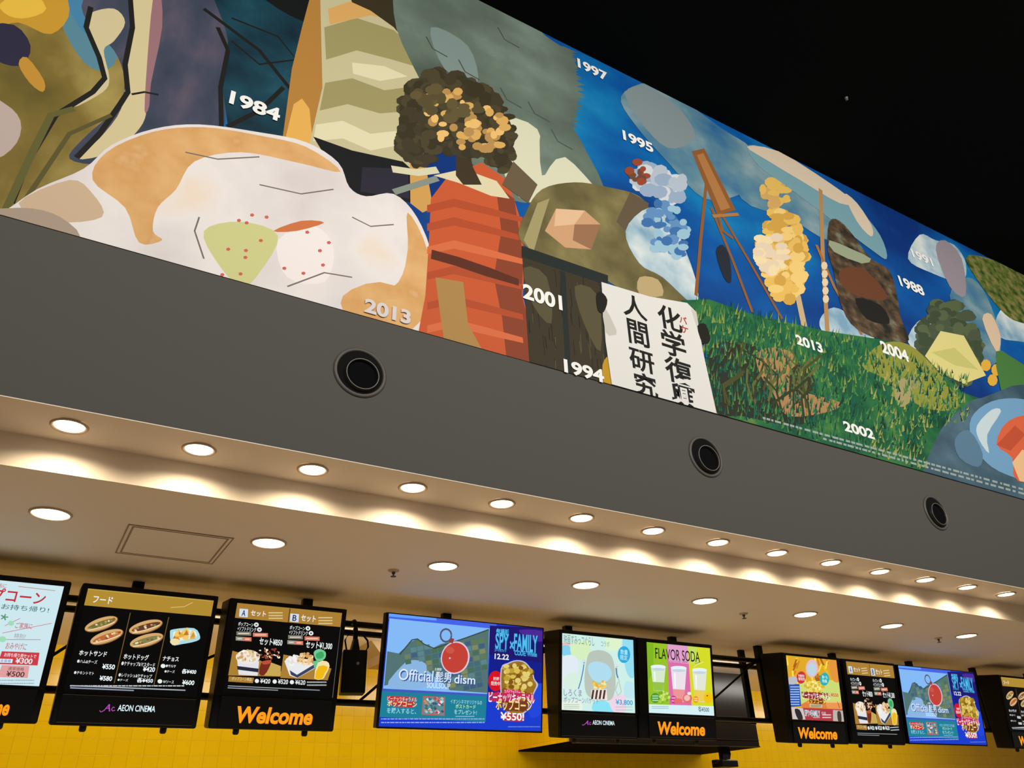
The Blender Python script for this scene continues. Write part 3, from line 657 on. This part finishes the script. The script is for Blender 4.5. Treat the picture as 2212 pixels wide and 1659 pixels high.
F.ell(90, 480, 25, 20, E(160, 220, 180)); F.ell(20, 610, 30, 24, E(160, 220, 180))
F.text('特別?', (110, 602), (215, 568), E(140, 150, 160))
F.poly([(15, 708), (322, 720), (306, 824), (-20, 812)], E(205, 60, 70)); F.text('お持ち帰り用セットで', (30, 752), (300, 735), WHITE, bold=.01)
F.poly([(-20, 768), (105, 772), (98, 804), (-30, 800)], E(225, 240, 250)); F.text('会員様', (0, 796), (92, 776), E(70, 130, 180), bold=.01); F.text('¥300', (120, 806), (270, 768), WHITE, bold=.03)
F.poly([(15, 820), (240, 828), (225, 926), (-20, 918)], E(226, 160, 160)); F.text('通常価格', (62, 862), (200, 840), E(90, 60, 60)); F.text('¥500', (45, 912), (205, 876), E(60, 40, 40), bold=.02)
F.fine((-200, 945), (280, 970), 2, E(150, 170, 180), h=4)
s1.done(F); s1.sign(Z1, welcome((-400, 1220), (95, 1105)), edge=False)

# ---- food menu
def food(F, lp):
    F.poly([(700, 180), (1900, 300), (1900, 440), (680, 333)], GOLD)
    F.text('フード', (752, 312), (925, 268), WHITE, bold=.03)
    F.line([(1390, 352), (1500, 345), (1570, 310)], .003, E(225, 205, 140)); F.line([(700, 200), (1720, 300)], .002, E(210, 180, 100))
    for a, b, c in (((1062, 395), (930, 968), 0), ((1375, 430), (1252, 988), 0)): F.line([a, b], .004, E(120, 92, 50))
    BUN = E(214, 170, 110); BUND = E(150, 104, 56)
    for cx, cy, r, fill in ((825, 487, -.33, (120, 110, 60)), (870, 592, -.33, (190, 104, 60)), (1188, 510, -.27, (100, 60, 44)), (1195, 620, -.27, (130, 130, 80))):
        F.ell(cx, cy, 142, 50, BUND, r); F.ell(cx-3, cy-3, 138, 45, BUN, r); F.ell(cx+2, cy-2, 122, 22, E(*fill), r)
        for j in range(14):
            t = random.uniform(-110, 110); F.ell(cx+t*math.cos(r), cy+t*math.sin(r)+random.uniform(-14, 12), 11, 8, random.choice([E(200, 150, 80), E(232, 214, 170), E(150, 80, 50), E(130, 140, 70)]), n=8)
        F.line([(cx-110, cy+52), (cx, cy+24), (cx+110, cy-14)], .004, E(244, 226, 190))
    F.poly([(1385, 560), (1410, 530), (1580, 520), (1630, 590), (1600, 625), (1480, 650), (1400, 655)], E(170, 220, 230), 3)
    F.poly([(1410, 560), (1440, 545), (1570, 535), (1600, 590), (1480, 620), (1420, 625)], E(224, 240, 240), 3)
    for i in range(24):
        x, y = random.uniform(1430, 1570), random.uniform(530, 600); F.poly([(x-24, y+20), (x+24, y+16), (x+random.uniform(-8, 8), y-26)], random.choice([E(232, 172, 70), E(214, 150, 50), E(244, 204, 110), E(196, 120, 40)]))
    F.ell(1425, 630, 40, 26, E(240, 224, 170))
    F.text('ホットサンド', (640, 742), (875, 712), WHITE, bold=.035); F.text('ホットドッグ', (1002, 772), (1215, 738), WHITE, bold=.035); F.text('ナチョス', (1322, 785), (1460, 755), WHITE, bold=.035)
    for st, bl, tr in (('●ハム&チーズ', (625, 802), (795, 782)), ('●チキントマト', (600, 894), (768, 876)), ('●ケチャップ&マスタード', (985, 824), (1265, 804)), ('●レリッシュ&ケチャップ', (962, 916), (1240, 898)), ('●チーズ', (955, 950), (1045, 934)), ('●サルサ', (1348, 838), (1434, 820)), ('●チーズ', (1338, 882), (1425, 864)), ('Wソース', (1325, 968), (1418, 948))):
        F.text(st, bl, tr, E(225, 230, 230), bold=.02)
    for st, bl, tr in (('¥550', (828, 852), (940, 816)), ('¥580', (806, 946), (918, 912)), ('¥420', (1160, 872), (1266, 838)), ('各¥450', (1112, 962), (1250, 928)), ('各¥400', (1478, 890), (1602, 856)), ('¥600', (1480, 980), (1586, 946))):
        F.text(st, bl, tr, E(236, 246, 250, 1.1), bold=.035)
    F.ell(1328, 828, 19, 17, WHITE); F.ell(1302, 953, 19, 17, WHITE)
    F.fine((570, 990), (1500, 1012), 1, E(190, 195, 200), h=5, seed=3)
    F.line([(575, 988), (1510, 1026)], .006, E(170, 178, 184)); F.line([(572, 1006), (1090, 1028)], .006, E(150, 156, 176))
s2 = Screen('menu_display', 'black food menu display with hot sandwiches, hot dogs and nachos', .175, .903, -.093, .629, .2, (.206, .876, .0745, .6))
F = s2.flat(Z1); s2.bg(F, BLK); food(F, None); s2.done(F)
s2.sign(Z1, cinema((955, 1194), (1270, 1154), 36))

# ---- combo menu
def combo(F, tall):
    GD = E(172, 128, 52)
    F.poly([(540, 310), (1450, 395), (1430, 512), (520, 432)], GD); F.line([(1005, 360), (990, 475)], .005, E(60, 44, 20))
    for x, y, st in ((628, 396, 'A'), (1042, 436, 'B')):
        F.poly([(x-34, y-36), (x+36, y-30), (x+32, y+36), (x-38, y+30)], E(210, 225, 240)); F.text(st, (x-20, y+24), (x+20, y-22), E(30, 40, 90), bold=.03)
    F.text('セット', (682, 418), (812, 384), WHITE, bold=.035); F.text('セット', (1092, 462), (1218, 420), WHITE, bold=.035)
    F.fine((830, 395), (945, 440), 3, E(225, 205, 150), h=5); F.fine((1235, 435), (1350, 482), 3, E(225, 205, 150), h=5)
    for x, y, a, b in ((580, 500, 'ポップコーン', '+ソフトドリンク'), (1000, 530, 'ポップコーン', '+ソフトドリンク')):
        F.text(a, (x, y), (x+128, y-22), E(230, 232, 232), bold=.02); F.text(b, (x-5, y+40), (x+150, y+16), E(230, 232, 232), bold=.02)
        F.ell(x+150, y-8, 19, 18, WHITE); F.ell(x+175, y+32, 19, 18, WHITE)
        F.text('M', (x+142, y), (x+158, y-16), E(20, 20, 20), bold=.02); F.text('M', (x+167, y+40), (x+183, y+24), E(20, 20, 20), bold=.02)
        for (bx_, by, bw, c) in ((x-12, y+64, 120, (120, 124, 112)), (x+122, y+75, 122, (216, 122, 94)), (x-18, y+106, 66, (150, 150, 140)), (x+44, y+110, 66, (216, 122, 94))):
            F.poly([(bx_, by-18), (bx_+bw, by-14), (bx_+bw, by+18), (bx_, by+14)], E(*c))
            F.fine((bx_+14, by), (bx_+bw-14, by), 1, E(240, 214, 196), h=5)
    F.text('セット¥850', (750, 655), (945, 612), WHITE, bold=.035); F.text('セット¥1,300', (1128, 685), (1350, 640), WHITE, bold=.035)
    F.poly([(535, 704), (700, 752), (945, 880), (922, 915), (500, 905)], GD); F.poly([(950, 735), (1180, 780), (1340, 850), (1310, 945), (925, 925)], GD)
    F.poly([(850, 800), (930, 830), (925, 912), (795, 905)], E(200, 168, 84))
    # popcorn bucket and splashing cola
    F.poly([(572, 770), (752, 790), (740, 908), (585, 900)], E(226, 226, 232)); F.poly([(572, 828), (748, 850), (745, 880), (576, 858)], E(40, 42, 60))
    F.ell(660, 755, 98, 58, E(236, 232, 226)); F.pops(660, 748, 84, 46, 46, [E(244, 232, 206), E(226, 196, 150), E(250, 244, 232), E(206, 160, 104)], 13)
    F.poly([(770, 800), (845, 790), (830, 850), (790, 905), (752, 890)], E(120, 44, 30), 2); F.poly([(780, 790), (850, 780), (838, 810), (785, 815)], E(190, 80, 56), 2)
    for i in range(44):
        a = random.uniform(-2.9, -.2); q = random.uniform(10, 110); F.ell(830+q*math.cos(a), 775+q*.9*math.sin(a), random.uniform(4, 13), random.uniform(4, 11), random.choice([E(232, 196, 150), E(176, 88, 60), E(244, 232, 214), E(140, 60, 40)]), n=7)
    # popcorn box, green soda and beer
    F.poly([(958, 790), (1000, 745), (1205, 815), (1200, 850), (1060, 928), (1000, 905)], E(232, 234, 238)); F.poly([(1000, 862), (1060, 900), (1200, 815), (1200, 845), (1062, 925), (1010, 900)], E(60, 66, 90))
    F.pops(1040, 780, 62, 38, 26, [E(246, 242, 236), E(226, 224, 220)], 14); F.pops(1130, 775, 72, 50, 40, [E(236, 196, 140), E(214, 160, 96), E(246, 222, 180)], 14)
    F.poly([(1195, 720), (1240, 690), (1292, 715), (1285, 770), (1225, 790)], E(120, 200, 150), 3); F.poly([(1215, 730), (1262, 710), (1280, 740), (1262, 766), (1222, 766)], E(60, 170, 100), 3); F.poly([(1190, 790), (1240, 780), (1225, 850), (1200, 845)], E(110, 196, 140))
    F.poly([(1230, 800), (1300, 790), (1325, 830), (1290, 905), (1268, 935), (1200, 930)], E(240, 226, 170), 2); F.poly([(1236, 830), (1310, 835), (1285, 890), (1262, 932), (1206, 928)], E(240, 186, 24), 2)
    F.poly([(505, 912), (710, 925), (700, 968), (500, 955)], GD); F.text('ポップコーン単品', (528, 944), (692, 924), E(232, 214, 170), bold=.01)
    for x, y, st in ((733, 950, '¥420'), (878, 955, '¥520'), (1018, 960, '¥620')):
        F.ell(x, y, 17, 17, WHITE); F.text(st, (x+24, y+18), (x+112, y-16), WHITE, bold=.03)
    F.fine((1140, 960), (1300, 984), 2, E(190, 192, 196), h=5)
    F.line([(498, 990), (1245, 1026)], .005, E(150, 154, 160)); F.line([(495, 1006), (905, 1026)], .005, E(150, 154, 160))
s3 = Screen('menu_display', 'black A set and B set menu display above a large orange Welcome sign', .967, 1.697, -.09, .627, .2, (1.012, 1.664, .10, .6))
F = s3.flat(Z2); s3.bg(F, BLK); combo(F, 0)
F.line([(1418, 512), (1388, 760), (1350, 1092)], .006, E(120, 120, 122)); s3.done(F)
s3.sign(Z2, welcome((556, 1292), (1196, 1178)), edge=False)

# ---- large blue screens
def bluead(F):
    BL = E(20, 44, 190)
    F.poly([(330, 270), (1300, 365), (1300, 420), (330, 320)], E(70, 100, 230)); F.poly([(330, 270), (760, 312), (760, 335), (330, 298)], E(100, 160, 255))
    F.poly([(1240, 380), (1740, 400), (1730, 720), (1235, 640)], E(32, 22, 110)); F.poly([(1240, 640), (1730, 720), (1720, 1000), (1220, 1000)], E(20, 30, 140), 0)
    F.poly([(1500, 420), (1720, 430), (1715, 520), (1600, 500)], E(76, 40, 150), 3); F.poly([(1560, 980), (1720, 900), (1710, 1150), (1600, 1200)], E(34, 70, 220), 3)
    # picture of a harbour wall, tiles and a red tag
    F.poly([(338, 315), (1238, 405), (1215, 995), (280, 945)], E(132, 186, 246))
    F.poly([(318, 610), (420, 630), (540, 520), (590, 500), (640, 540), (720, 585), (800, 545), (1000, 500), (1232, 412), (1218, 985), (880, 960), (700, 800), (600, 690), (450, 760), (380, 900), (290, 920)], E(84, 116, 116))
    F.poly([(450, 740), (540, 690), (660, 720), (700, 860), (640, 940), (320, 930)], E(140, 182, 226), 3)
    tc_ = [E(96, 122, 84), E(70, 108, 118), E(110, 128, 100), E(64, 96, 128), E(128, 138, 92), E(92, 132, 140), E(74, 110, 88)]
    reg = [(430, 650), (540, 525), (590, 506), (650, 555), (740, 595), (800, 556), (1010, 505), (1228, 425), (1212, 975), (890, 950), (720, 800), (610, 690), (470, 745)]
    def inside(x, y):
        c = False
        for (xa, ya), (xb, yb) in zip(reg, reg[1:]+reg[:1]):
            if (ya > y) != (yb > y) and x < (xb-xa)*(y-ya)/(yb-ya)+xa: c = not c
        return c
    for i in range(16):
        for j in range(14):
            x, y = 400+i*60+j*6, 560+j*48-i*13
            if not (inside(x+26, y+14) and inside(x+4, y+6) and inside(x+52, y+30)): continue
            F.poly([(x, y), (x+52, y-10), (x+57, y+30), (x+5, y+40)], random.choice(tc_))
    for q in ([(430, 640), (540, 508), (590, 500), (650, 548), (740, 585), (1010, 495), (1230, 415)],): F.line(q, .008, E(60, 76, 60))
    F.line([(845+50*math.cos(a*.52), 468+58*math.sin(a*.52)) for a in range(13)], .012, E(84, 84, 110))
    F.ell(928, 668, 128, 148, E(226, 200, 226), .25); F.ell(926, 668, 116, 136, E(196, 66, 56), .25); F.ell(880, 600, 40, 30, E(204, 86, 72), .3)
    F.poly([(890, 490), (920, 500), (905, 540), (870, 530)], E(150, 60, 60)); F.ell(880, 672, 7, 8, E(235, 215, 235))
    sh = E(50, 74, 150); t = E(220, 236, 255)
    F.text('Official', (425, 876), (742, 796), sh, bold=.02); F.text('Official', (418, 868), (735, 786), t, bold=.008)
    F.text('髭男', (752, 892), (902, 806), sh, bold=.03); F.text('髭男', (746, 886), (896, 800), t, bold=.02); F.text('dism', (926, 906), (1116, 838), sh, bold=.03); F.text('dism', (918, 898), (1110, 830), t, bold=.018)
    F.text('SOULSOUP', (672, 938), (884, 900), t, bold=.02); F.text('主題歌', (742, 782), (808, 762), t, bold=.01)
    # lower teal strip
    F.poly([(270, 965), (1212, 1010), (1200, 1246), (245, 1200)], E(30, 128, 152)); F.poly([(275, 945), (1215, 998), (1212, 1016), (272, 968)], E(64, 90, 190))
    F.otext('ピーナッツキャラメル', (318, 1056), (585, 1026), E(240, 232, 220), E(196, 50, 50), .9, .012); F.otext('ポップコーン', (316, 1104), (585, 1062), E(250, 240, 180), E(196, 50, 50), .9, .03)
    F.text('を購入すると、', (312, 1166), (580, 1126), E(150, 214, 244), bold=.02)
    F.poly([(640, 1012), (838, 1022), (832, 1190), (625, 1180)], E(196, 92, 70)); F.poly([(648, 1022), (830, 1031), (824, 1182), (634, 1172)], E(96, 140, 150))
    for i in range(40):
        x, y = random.uniform(655, 815), random.uniform(1032, 1165); F.poly([(x-16, y), (x, y-14), (x+18, y+2), (x+3, y+16)], random.choice([E(196, 64, 76), E(160, 196, 206), E(226, 226, 230), E(70, 84, 110), E(200, 140, 90), E(60, 110, 120)]))
    F.text('イオンシネマオリジナルの', (885, 1078), (1168, 1054), E(170, 224, 236), bold=.008); F.text('ポストカード', (930, 1122), (1112, 1092), E(200, 240, 170), bold=.02); F.text('をプレゼント!', (918, 1174), (1122, 1140), E(170, 224, 236), bold=.02)
    F.fine((930, 1195), (1100, 1198), 1, E(140, 200, 220), h=4)
    for y in (1224, 1256): F.fine((262, y-6), (1190, y), 1, E(150, 170, 240), h=5, seed=y)
    F.fine((1400, 1288), (1690, 1296), 1, E(110, 140, 230), h=4)
    # right column
    cy, dk = E(80, 190, 240), E(16, 60, 130)
    for st, bl, tr in (('劇場版', (1292, 460), (1410, 415)), ('SPY', (1285, 590), (1410, 455)), ('×', (1415, 590), (1455, 520)), ('FAMILY', (1452, 610), (1668, 470)), ('CODE: White', (1460, 645), (1660, 618)), ('コードホワイト', (1280, 612), (1385, 594))):
        F.text(st, (bl[0]+7, bl[1]+7), (tr[0]+7, tr[1]+7), dk, bold=.05); F.text(st, bl, tr, cy, bold=.035)
    F.text('12.22', (1280, 680), (1410, 640), WHITE, bold=.04)
    F.ell(1290, 878, 66, 92, E(214, 20, 34)); F.text('好評', (1268, 872), (1322, 842), WHITE, bold=.02); F.text('発売中!', (1246, 916), (1338, 884), WHITE, bold=.02)
    F.poly([(1335, 770), (1400, 715), (1480, 690), (1560, 710), (1620, 790), (1640, 860), (1672, 910), (1640, 980), (1600, 1080), (1545, 1170), (1400, 1160), (1340, 1050)], E(190, 190, 220), 3)
    F.poly([(1345, 775), (1405, 725), (1480, 700), (1555, 720), (1610, 795), (1630, 865), (1655, 912), (1630, 975), (1592, 1075), (1535, 1162), (1405, 1150), (1350, 1050)], E(150, 110, 36), 3)
    for x, y in [(random.uniform(1365, 1630), random.uniform(725, 1140)) for _ in range(150)]:
        if (x-1490)**2/150**2+(y-890)**2/230**2 > 1: continue
        F.ell(x, y, random.uniform(16, 30), random.uniform(16, 28), random.choice([E(190, 160, 50), E(216, 190, 84), E(160, 116, 30), E(226, 206, 120), E(130, 84, 24)]), n=9)
    F.otext('スパイファミリー', (1365, 996), (1510, 962), E(250, 214, 230), E(214, 50, 110), 1.0, .02)
    F.otext('ピーナッツキャラメル', (1225, 1072), (1640, 996), E(250, 250, 250), E(196, 40, 90), 1.2, .02, .0); F.otext('ポップコーン', (1290, 1138), (1615, 1050), E(250, 226, 150), E(120, 60, 30), 1.2, .035)
    F.otext('¥550!', (1330, 1228), (1545, 1165), E(252, 248, 240), E(190, 50, 60), 1.0, .04)
BLUE = E(26, 60, 205)
s4 = Screen('video_display', 'large bright blue advertising screen at the middle of the row', 1.966, 3.184, -.062, .634, .06, (1.980, 3.172, -.052, .626))
F = s4.flat(Z3); s4.bg(F, BLUE); bluead(F); s4.done(F)

# ---- popcorn holder poster
s5 = Screen('menu_display', 'pale turquoise poster display showing a popcorn holder with a strap', 3.324, 4.024, -.092, .637, .2, (3.34, 3.996, .09, .609))
F = s5.flat(Z4); s5.bg(F, E(206, 240, 232))
for pts, c in (([(520, 410), (600, 415), (600, 440), (520, 436)], (240, 190, 180)), ([(530, 440), (610, 450), (610, 540), (530, 530)], (130, 210, 240)), ([(620, 420), (800, 400), (780, 560), (640, 560)], (214, 240, 190)), ([(1130, 380), (1240, 385), (1250, 740), (1170, 700)], (150, 222, 240)), ([(980, 340), (1120, 350), (1080, 480), (960, 470)], (222, 244, 206)), ([(530, 560), (680, 570), (660, 860), (528, 850)], (226, 236, 244)), ([(560, 730), (700, 720), (700, 860), (560, 860)], (214, 240, 226)), ([(1160, 800), (1250, 820), (1252, 960), (1150, 940)], (190, 232, 240)), ([(850, 1000), (960, 990), (1050, 1060), (1040, 1100), (840, 1090)], (140, 226, 246)), ([(1000, 960), (1150, 930), (1160, 1090), (1040, 1096)], (240, 214, 232)), ([(528, 1000), (700, 990), (720, 1085), (526, 1080)], (232, 244, 226))):
    F.poly(pts, E(*c), 4)
F.text('映画すみっコぐらし', (545, 418), (850, 352), E(120, 150, 150), bold=.008); F.text('コラボ', (915, 445), (1000, 398), E(130, 170, 180), bold=.006)
F.ell(1145, 527, 62, 84, E(40, 172, 224)); F.text('数量', (1110, 525), (1182, 480), E(190, 238, 250), bold=.015); F.text('限定', (1108, 580), (1180, 535), E(190, 238, 250), bold=.015)
SL = E(90, 130, 186)
F.line([(748, 600), (738, 680), (715, 790), (690, 870)], .009, SL); F.line([(1075, 640), (1078, 720), (1100, 810), (1120, 900), (1085, 935), (1060, 880), (1085, 800)], .009, E(190, 204, 190)); F.line([(1065, 650), (1072, 720), (1085, 760)], .012, SL)
F.line([(745+20*math.cos(a*.6), 600+20*math.sin(a*.6)) for a in range(11)], .006, E(214, 224, 230)); F.line([(1068+18*math.cos(a*.6), 640+18*math.sin(a*.6)) for a in range(11)], .006, E(214, 224, 230))
F.poly([(765, 900), (750, 760), (770, 600), (800, 510), (880, 482), (970, 500), (1030, 560), (1056, 700), (1060, 850), (1030, 960), (960, 990), (820, 960)], E(186, 198, 186), 4)
F.poly([(790, 700), (800, 620), (890, 596), (990, 640), (1024, 730), (960, 800), (850, 790)], E(176, 222, 240), 4)
F.pops(895, 830, 66, 46, 26, [E(240, 206, 90), E(250, 232, 160), E(232, 178, 60)], 16)
F.poly([(818, 878), (972, 872), (980, 985), (815, 965)], E(238, 230, 224))
for i in range(4): F.poly([(830+i*38, 880), (850+i*38, 880), (836+i*38, 972), (816+i*38, 970)], E(84, 50, 46))
F.text('しろくま', (545, 938), (725, 878), E(150, 130, 170), bold=.012); F.text('ポップコーンバケット', (545, 1005), (890, 962), E(150, 130, 170), bold=.012); F.text('¥3,800', (1062, 1032), (1232, 982), E(50, 160, 214), bold=.03)
F.fine((545, 1025), (700, 1060), 3, E(160, 180, 180), h=3); F.fine((1062, 1050), (1232, 1080), 2, E(160, 180, 180), h=3)
s5.done(F); s5.sign(Z4, cinema((830, 1226), (1050, 1190), 26))

# ---- flavour soda
s6 = Screen('menu_display', 'green, pink and yellow soda poster display above a yellow Welcome sign', 4.033, 4.807, -.085, .633, .2, (4.125, 4.783, .097, .604))
F = s6.flat(Z5); s6.bg(F, E(150, 196, 40))
F.poly([(465, 420), (672, 438), (712, 1040), (490, 1030)], E(222, 110, 170)); F.poly([(470, 420), (672, 438), (690, 620), (478, 600)], E(226, 160, 204))
F.poly([(672, 438), (900, 458), (945, 1060), (712, 1040)], E(214, 220, 40)); F.poly([(680, 440), (760, 446), (780, 620), (700, 620)], E(196, 224, 96))
F.poly([(262, 408), (330, 412), (330, 700), (270, 800)], E(128, 184, 34))
F.text('FLAVOR SODA', (350, 566), (790, 500), E(24, 26, 24), bold=.008); F.text('フレーバーソーダ', (468, 604), (600, 584), E(120, 80, 110), bold=.01); F.fine((620, 600), (670, 602), 1, E(140, 90, 120), h=4)
F.line([(735, 650), (760, 628), (830, 600)], .004, E(240, 240, 190)); F.line([(745, 620), (800, 600)], .003, E(90, 110, 40))
for x, y, wd, ht, c1, c2 in ((378, 648, 74, 245, (214, 234, 206), (150, 196, 70)), (582, 660, 78, 340, (236, 226, 236), (236, 150, 150)), (790, 680, 72, 320, (226, 232, 214), (236, 206, 90))):
    F.poly([(x-wd, y), (x+wd, y+4), (x+wd*.68, y+ht), (x-wd*.60, y+ht-6)], E(*c1)); F.poly([(x-wd*.76, y+ht*.62), (x+wd*.80, y+ht*.64), (x+wd*.66, y+ht-4), (x-wd*.58, y+ht-8)], E(*c2))
    F.ell(x, y, wd*1.02, 20, E(232, 242, 246), .03); F.ell(x+2, y+26, wd*.86, 14, E(196, 214, 224), .03); F.poly([(x-wd*.6, y+50), (x-wd*.4, y+52), (x-wd*.36, y+ht*.6), (x-wd*.5, y+ht*.6)], E(244, 250, 250))
F.ell(348, 960, 46, 50, E(70, 156, 60)); F.fine((318, 940), (378, 985), 3, E(210, 236, 190), h=5); F.ell(530, 975, 30, 40, E(206, 60, 150)); F.fine((510, 960), (550, 990), 2, E(246, 214, 236), h=5); F.ell(752, 975, 26, 36, E(244, 150, 40)); F.fine((735, 965), (770, 985), 2, E(252, 230, 190), h=5)
F.pops(430, 950, 56, 56, 30, [E(170, 210, 60), E(120, 180, 40), E(206, 226, 110)], 18); F.ell(575, 990, 44, 26, E(230, 110, 110)); F.ell(668, 965, 46, 50, E(226, 110, 110)); F.ell(664, 960, 30, 30, E(244, 190, 180)); F.ell(686, 915, 20, 16, E(250, 236, 226)); F.ell(875, 960, 44, 54, E(246, 196, 14)); F.ell(866, 938, 9, 6, E(80, 60, 20))
F.poly([(285, 1022), (945, 1042), (950, 1150), (285, 1130)], E(214, 240, 246)); F.text('各¥500', (775, 1098), (882, 1048), E(60, 70, 80), bold=.012); F.fine((310, 1045), (480, 1062), 2, E(150, 190, 200), h=4)
s6.done(F); s6.sign(Z5, welcome((374, 1326), (838, 1212)), edge=True)

# ---- orange popcorn poster
s7 = Screen('menu_display', 'busy orange popcorn poster display above an orange Welcome sign', 5.615, 6.352, -.086, .629, .22, (5.66, 6.306, .097, .607))
F = s7.flat(Z6); s7.bg(F, E(226, 170, 40))
for i in range(46):
    x, y = random.uniform(530, 1180), random.uniform(310, 640); a = random.uniform(-.5, .5)
    F.poly([(x, y), (x+22, y-4), (x+22+90*a, y+90), (x+90*a, y+94)], random.choice([E(240, 190, 30), E(214, 130, 30), E(250, 220, 80), E(170, 96, 30), E(236, 156, 60)]))
F.poly([(700, 640), (1180, 600), (1210, 900), (720, 900)], E(206, 220, 120)); F.poly([(1060, 380), (1140, 380), (1180, 620), (1090, 600)], E(230, 150, 60), 3)
F.ell(850, 470, 74, 108, E(226, 190, 196)); F.ell(850, 480, 54, 76, E(190, 214, 226))
F.ell(722, 578, 56, 74, E(206, 50, 60), .1); F.text('数量限定', (690, 570), (760, 545), WHITE, bold=.02); F.text('新発売', (692, 612), (764, 580), WHITE, bold=.02)
F.ell(1000, 598, 56, 78, E(40, 176, 184), .1); F.text('選べる', (972, 590), (1034, 558), E(220, 244, 244), bold=.02); F.text('特典', (975, 640), (1030, 602), E(220, 244, 244), bold=.02)
F.pops(880, 690, 110, 76, 60, [E(240, 214, 90), E(220, 180, 50), E(250, 236, 150)], 19)
F.poly([(575, 660), (700, 655), (722, 920), (598, 930)], E(36, 84, 180)); F.fine((592, 690), (700, 900), 8, E(190, 214, 244), h=6); F.poly([(570, 580), (660, 570), (665, 650), (572, 655)], E(190, 190, 196), 3)
F.poly([(715, 900), (790, 860), (1010, 880), (1200, 880), (1215, 950), (730, 950)], E(228, 130, 60))
for i in range(14): F.line([(1010+i*14, 860), (1040+i*14, 945)], .006, random.choice([E(190, 90, 40), E(244, 180, 110)]))
F.otext('ピーナッツキャラメル', (735, 835), (1060, 768), E(252, 244, 236), E(150, 44, 50), 1.0, .025); F.otext('ポップコーン', (785, 885), (1005, 838), E(250, 214, 90), E(130, 60, 30), 1.0, .035); F.text('¥550', (1075, 805), (1160, 768), E(214, 60, 60), bold=.03)
F.poly([(820, 895), (970, 900), (970, 935), (820, 930)], E(206, 206, 170)); F.fine((832, 910), (960, 922), 2, E(110, 90, 60), h=4)
F.poly([(600, 935), (1230, 960), (1230, 1110), (615, 1085)], E(176, 60, 70)); F.poly([(600, 930), (740, 945), (770, 1080), (618, 1075)], E(206, 200, 196)); F.poly([(640, 960), (700, 965), (740, 1070), (680, 1075)], E(50, 44, 48), 3); F.poly([(1098, 965), (1230, 975), (1235, 1105), (1100, 1098)], E(190, 182, 170)); F.poly([(1150, 990), (1190, 990), (1200, 1100), (1160, 1098)], E(70, 60, 56), 3)
F.text('SPY×FAMILY', (765, 1040), (940, 972), E(190, 236, 244), bold=.035); F.fine((860, 1056), (940, 1058), 1, E(240, 200, 200), h=4); F.text('12.22', (965, 1014), (1010, 990), WHITE, bold=.02); F.fine((970, 1025), (1075, 1055), 2, E(244, 220, 220), h=6)
s7.done(F); s7.sign(Z6, welcome((692, 1308), (1140, 1188)), edge=False)

# ---- taller combo menu, second blue screen, second food menu
s8 = Screen('menu_display', 'tall combo menu display without a sign between the orange poster and right blue screen', 6.385, 7.125, -.080, .628, .2, (6.432, 7.100, -.045, .606))
KX, KZ = .655/.652, 1.29
F = s8.flat(Z2, aff=(KX, 6.438-1.012*KX, KZ, .606-.6*KZ)); s8.bg(F, BLK); combo(F, 1); s8.done(F)
s9 = Screen('video_display', 'large blue advertising screen near the right edge of the row', 7.160, 8.392, -.066, .622, .06, (7.174, 8.380, -.056, .614))
F = s9.flat(Z3, aff=(1.206/1.192, 7.174-1.980*1.206/1.192, .67/.678, .614-.626*.67/.678)); s9.bg(F, BLUE); bluead(F); s9.done(F)
s10 = Screen('menu_display', 'black food menu display cut off at the right edge above a Welcome sign', 8.815, 9.545, -.083, .622, .22, (8.850, 9.52, .09, .60))
F = s10.flat(Z1, aff=(1, 8.850-.206, .51/.5255, .09-.0745*.51/.5255)); s10.bg(F, BLK); food(F, None); s10.done(F)
dx10 = 8.815-.967
def w10(F):
    F.aff = (1, F.aff[1]+dx10, 1, F.aff[3]+.004); welcome((556, 1292), (1196, 1178))(F)
s10.sign(Z2, w10, edge=False)
